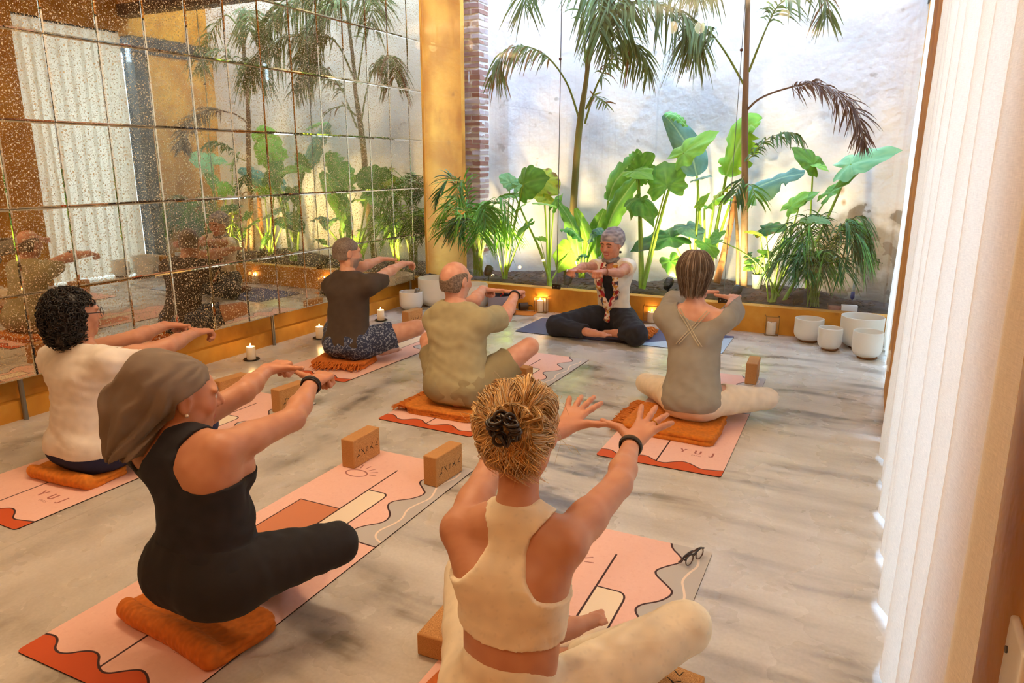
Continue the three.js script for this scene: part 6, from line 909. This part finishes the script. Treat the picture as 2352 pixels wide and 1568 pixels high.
{ // teacher, facing the group
  const P = person('teacher with grey head wrap facing the group, floral scarf over cream shirt', [-1.98, 0, -6.0], { fwd: [-0.12, 0, 0.993], right: [-0.993, 0, -0.12],
    pelvis: [-1.975, 0.165, -6.02], waist: [-1.988, 0.305, -6.02], chest: [-1.999, 0.48, -6.01], neck: [-2.009, 0.622, -6], head: [-2.009, 0.799, -5.97], face: [-0.2, -0.12, 0.97],
    shR: [-2.145, 0.589, -5.98], shL: [-1.858, 0.617, -5.97], elR: [-2.168, 0.629, -5.74], elL: [-1.835, 0.602, -5.7], wrR: [-2.168, 0.624, -5.55], wrL: [-1.913, 0.634, -5.5],
    knR: [-2.402, 0.095, -5.72], knL: [-1.66, 0.109, -5.66], anR: [-2.057, 0.098, -5.6], anL: [-1.808, 0.096, -5.68], toeR: [-1.847, 0.093, -5.57], toeL: [-2.037, 0.074, -5.74] },
  { skin: [208, 146, 112], build: 0.95, arm: 0.9, headSize: 1.02, headCell: 0.003, bust: 0.8, smile: true, lookDown: true, tilt: 0.06, hands: { L: { ...fist([-1, 0, 0.1], [-0.25, 0, 1]) }, R: { ...fist([1, 0, 0.1], [-0.1, 0, 1]) } } });
  const { J, S, H } = P, hx = J.chest[0];
  const prims = [...S.torso, ...S.shoulders, ...S.seat.slice(0, 2).map((q) => ({ ...q, k: 0.05 })), sleeve(J.shL, J.elL, 0.28, 0.046, 0.05), sleeve(J.shR, J.elR, 0.2, 0.046, 0.05)];
  wear(P, 'shirt', clothGeo(prims, 0.02, anyClip(planeClip([0, J.pelvis[1] + 0.03, 0], [0, -1, 0]), (x, y, z) => (z > J.chest[2] ? 0.028 + 0.05 * sstep(J.pelvis[1], J.neck[1], y) * 0.6 - Math.abs(x - hx) : -1), ball(v3.add(J.neck, [0, 1, 0], 0.05), 0.085)), { cell: 0.0062, amp: 0.005, freq: [14, 6, 14], color: [232, 216, 190], hollow: 0.02 }), M.cloth, 'cream sleeveless open shirt');
  wear(P, 'black_top', clothGeo(S.torso, 0.008, planeClip([0, J.chest[1] + 0.07, 0], [0, 1, 0]), { color: [28, 26, 30], cell: 0.009 }), M.cloth);
  leggings(P, [38, 36, 40], { name: 'trousers', top: 0.09, ease: 0.02, bag: true, amp: 0.006, freq: [18, 12, 18], to: 0.84 });
  // floral scarf: two hanging bands tied below the chest
  const floral = (x, y, z) => { const a = noise(x * 26, y * 22, z * 26 + 3), b = noise(x * 34 + 8, y * 30, z * 20), c = noise(x * 24, y * 24, 9); return a > 0.22 ? [168, 42, 44] : b > 0.25 ? [196, 140, 56] : a < -0.3 ? [70, 66, 84] : c > 0.25 ? [150, 80, 60] : [226, 204, 180]; };
  const front = (x, y) => { let z = J.chest[2] + 0.3; const f = field([...S.torso, ...S.shoulders], 0.024); while (f(x, y, z) > 0.002 && z > J.chest[2]) z -= 0.003; return z; };
  const bands = []; for (const s of [-1, 1]) { const pts = []; for (let i = 0; i <= 8; i++) { const t = i / 8, y = lerp(J.neck[1] + 0.01, J.pelvis[1] + 0.1, t), x = hx + s * (lerp(0.055, 0.075, Math.sin(t * 3.1)) * (1 - 0.75 * sstep(0.7, 1, t))); pts.push([x, y, front(x, y) + 0.004]); } bands.push(...pts.slice(0, -1).map((p, i) => bone(p, pts[i + 1], 0.02, 0.022, 0.02, { n: [0, 0, 1], f: 0.45 }))); }
  const knot = [hx, J.pelvis[1] + 0.1, front(hx, J.pelvis[1] + 0.1) + 0.012]; bands.push(egg(knot, [[1, 0, 0], [0, 1, 0], [0, 0, 1]], [0.022, 0.02, 0.02], 0.02), bone(knot, v3.add(knot, [0.01, -0.1, 0.03]), 0.01, 0.026, 0.015, { n: [0, 0, 1], f: 0.5 }));
  wear(P, 'floral_scarf', clothGeo(bands, 0.003, null, { cell: 0.0045, amp: 0.004, freq: [60, 8, 60], color: floral }), M.cloth, 'cream scarf printed with red and yellow flowers');
  const ns = []; for (let i = 0; i < 12; i++) { const a = i / 12 * 6.283, b = (i + 1) / 12 * 6.283, q = (w) => v3.add(v3.add(v3.add(J.neck, [0, 1, 0], 0.045 + 0.012 * Math.sin(w * 2)), [1, 0, 0], 0.062 * Math.cos(w)), [0, 0, 1], 0.062 * Math.sin(w)); ns.push(bone(q(a), q(b), 0.022, 0.022, 0.015)); } ns.push(bone(v3.add(J.neck, [0.06, 0.03, 0.03]), v3.add(J.neck, [0.085, -0.06, 0.07]), 0.024, 0.03, 0.02));
  wear(P, 'neck_scarf', clothGeo(ns, 0.0, null, { cell: 0.005, amp: 0.004, freq: [20, 60, 20], color: (x, y, z) => mix3([150, 142, 138], [104, 100, 100], clamp(0.5 + noise(x * 30, y * 50, z * 30))) }), M.cloth);
  const wrap = [egg(H.at(0, 0.036, -0.018), H.axes, [0.088, 0.094, 0.105], 0.03), egg(H.at(0, 0.05, -0.055), H.axes, [0.088, 0.085, 0.092], 0.03), egg(H.at(0, -0.02, -0.095), H.axes, [0.05, 0.045, 0.035], 0.03)];
  wear(P, 'head_wrap', clothGeo(wrap, 0.004, (x, y, z) => { const [a, b, c] = H.local(x, y, z); return Math.max(0.034 - b + (0.06 - c) * -0.5, -0.06 - b); }, { cell: 0.004, amp: 0.002, freq: [20, 20, 20], color: (x, y, z) => mix3([178, 166, 164], [120, 112, 116], clamp(0.5 + 1.2 * noise(x * 22, y * 46, z * 22))), extra: (x, y, z) => { const [a, b, c] = H.local(x, y, z); return 0.0034 * Math.sin((b * 1.2 + c) * 120 + 2 * noise(a * 20, b * 20, 2)); } }), M.cloth);
  bracelet(P, 'L', 0x8a4a2a, 0.02, 0.004);
  const ring = mesh('ring', new THREE.SphereGeometry(0.012, 12, 8), std(0xd8d4cc, 0.2, { metalness: 0.8 }), P.t); ring.position.set(...v3.add(v3.add(J.wrR, [-0.03, 0.008, 0]), [0, 0, 1], 0.11));
  for (const s of [-1, 1]) { const e = mesh('earring', new THREE.SphereGeometry(0.011, 10, 8), std(0x2a2420, 0.4), P.t); e.position.set(...H.at(s * 0.084, -0.06, -0.005)); }
}

renderer.render(scene, camera);
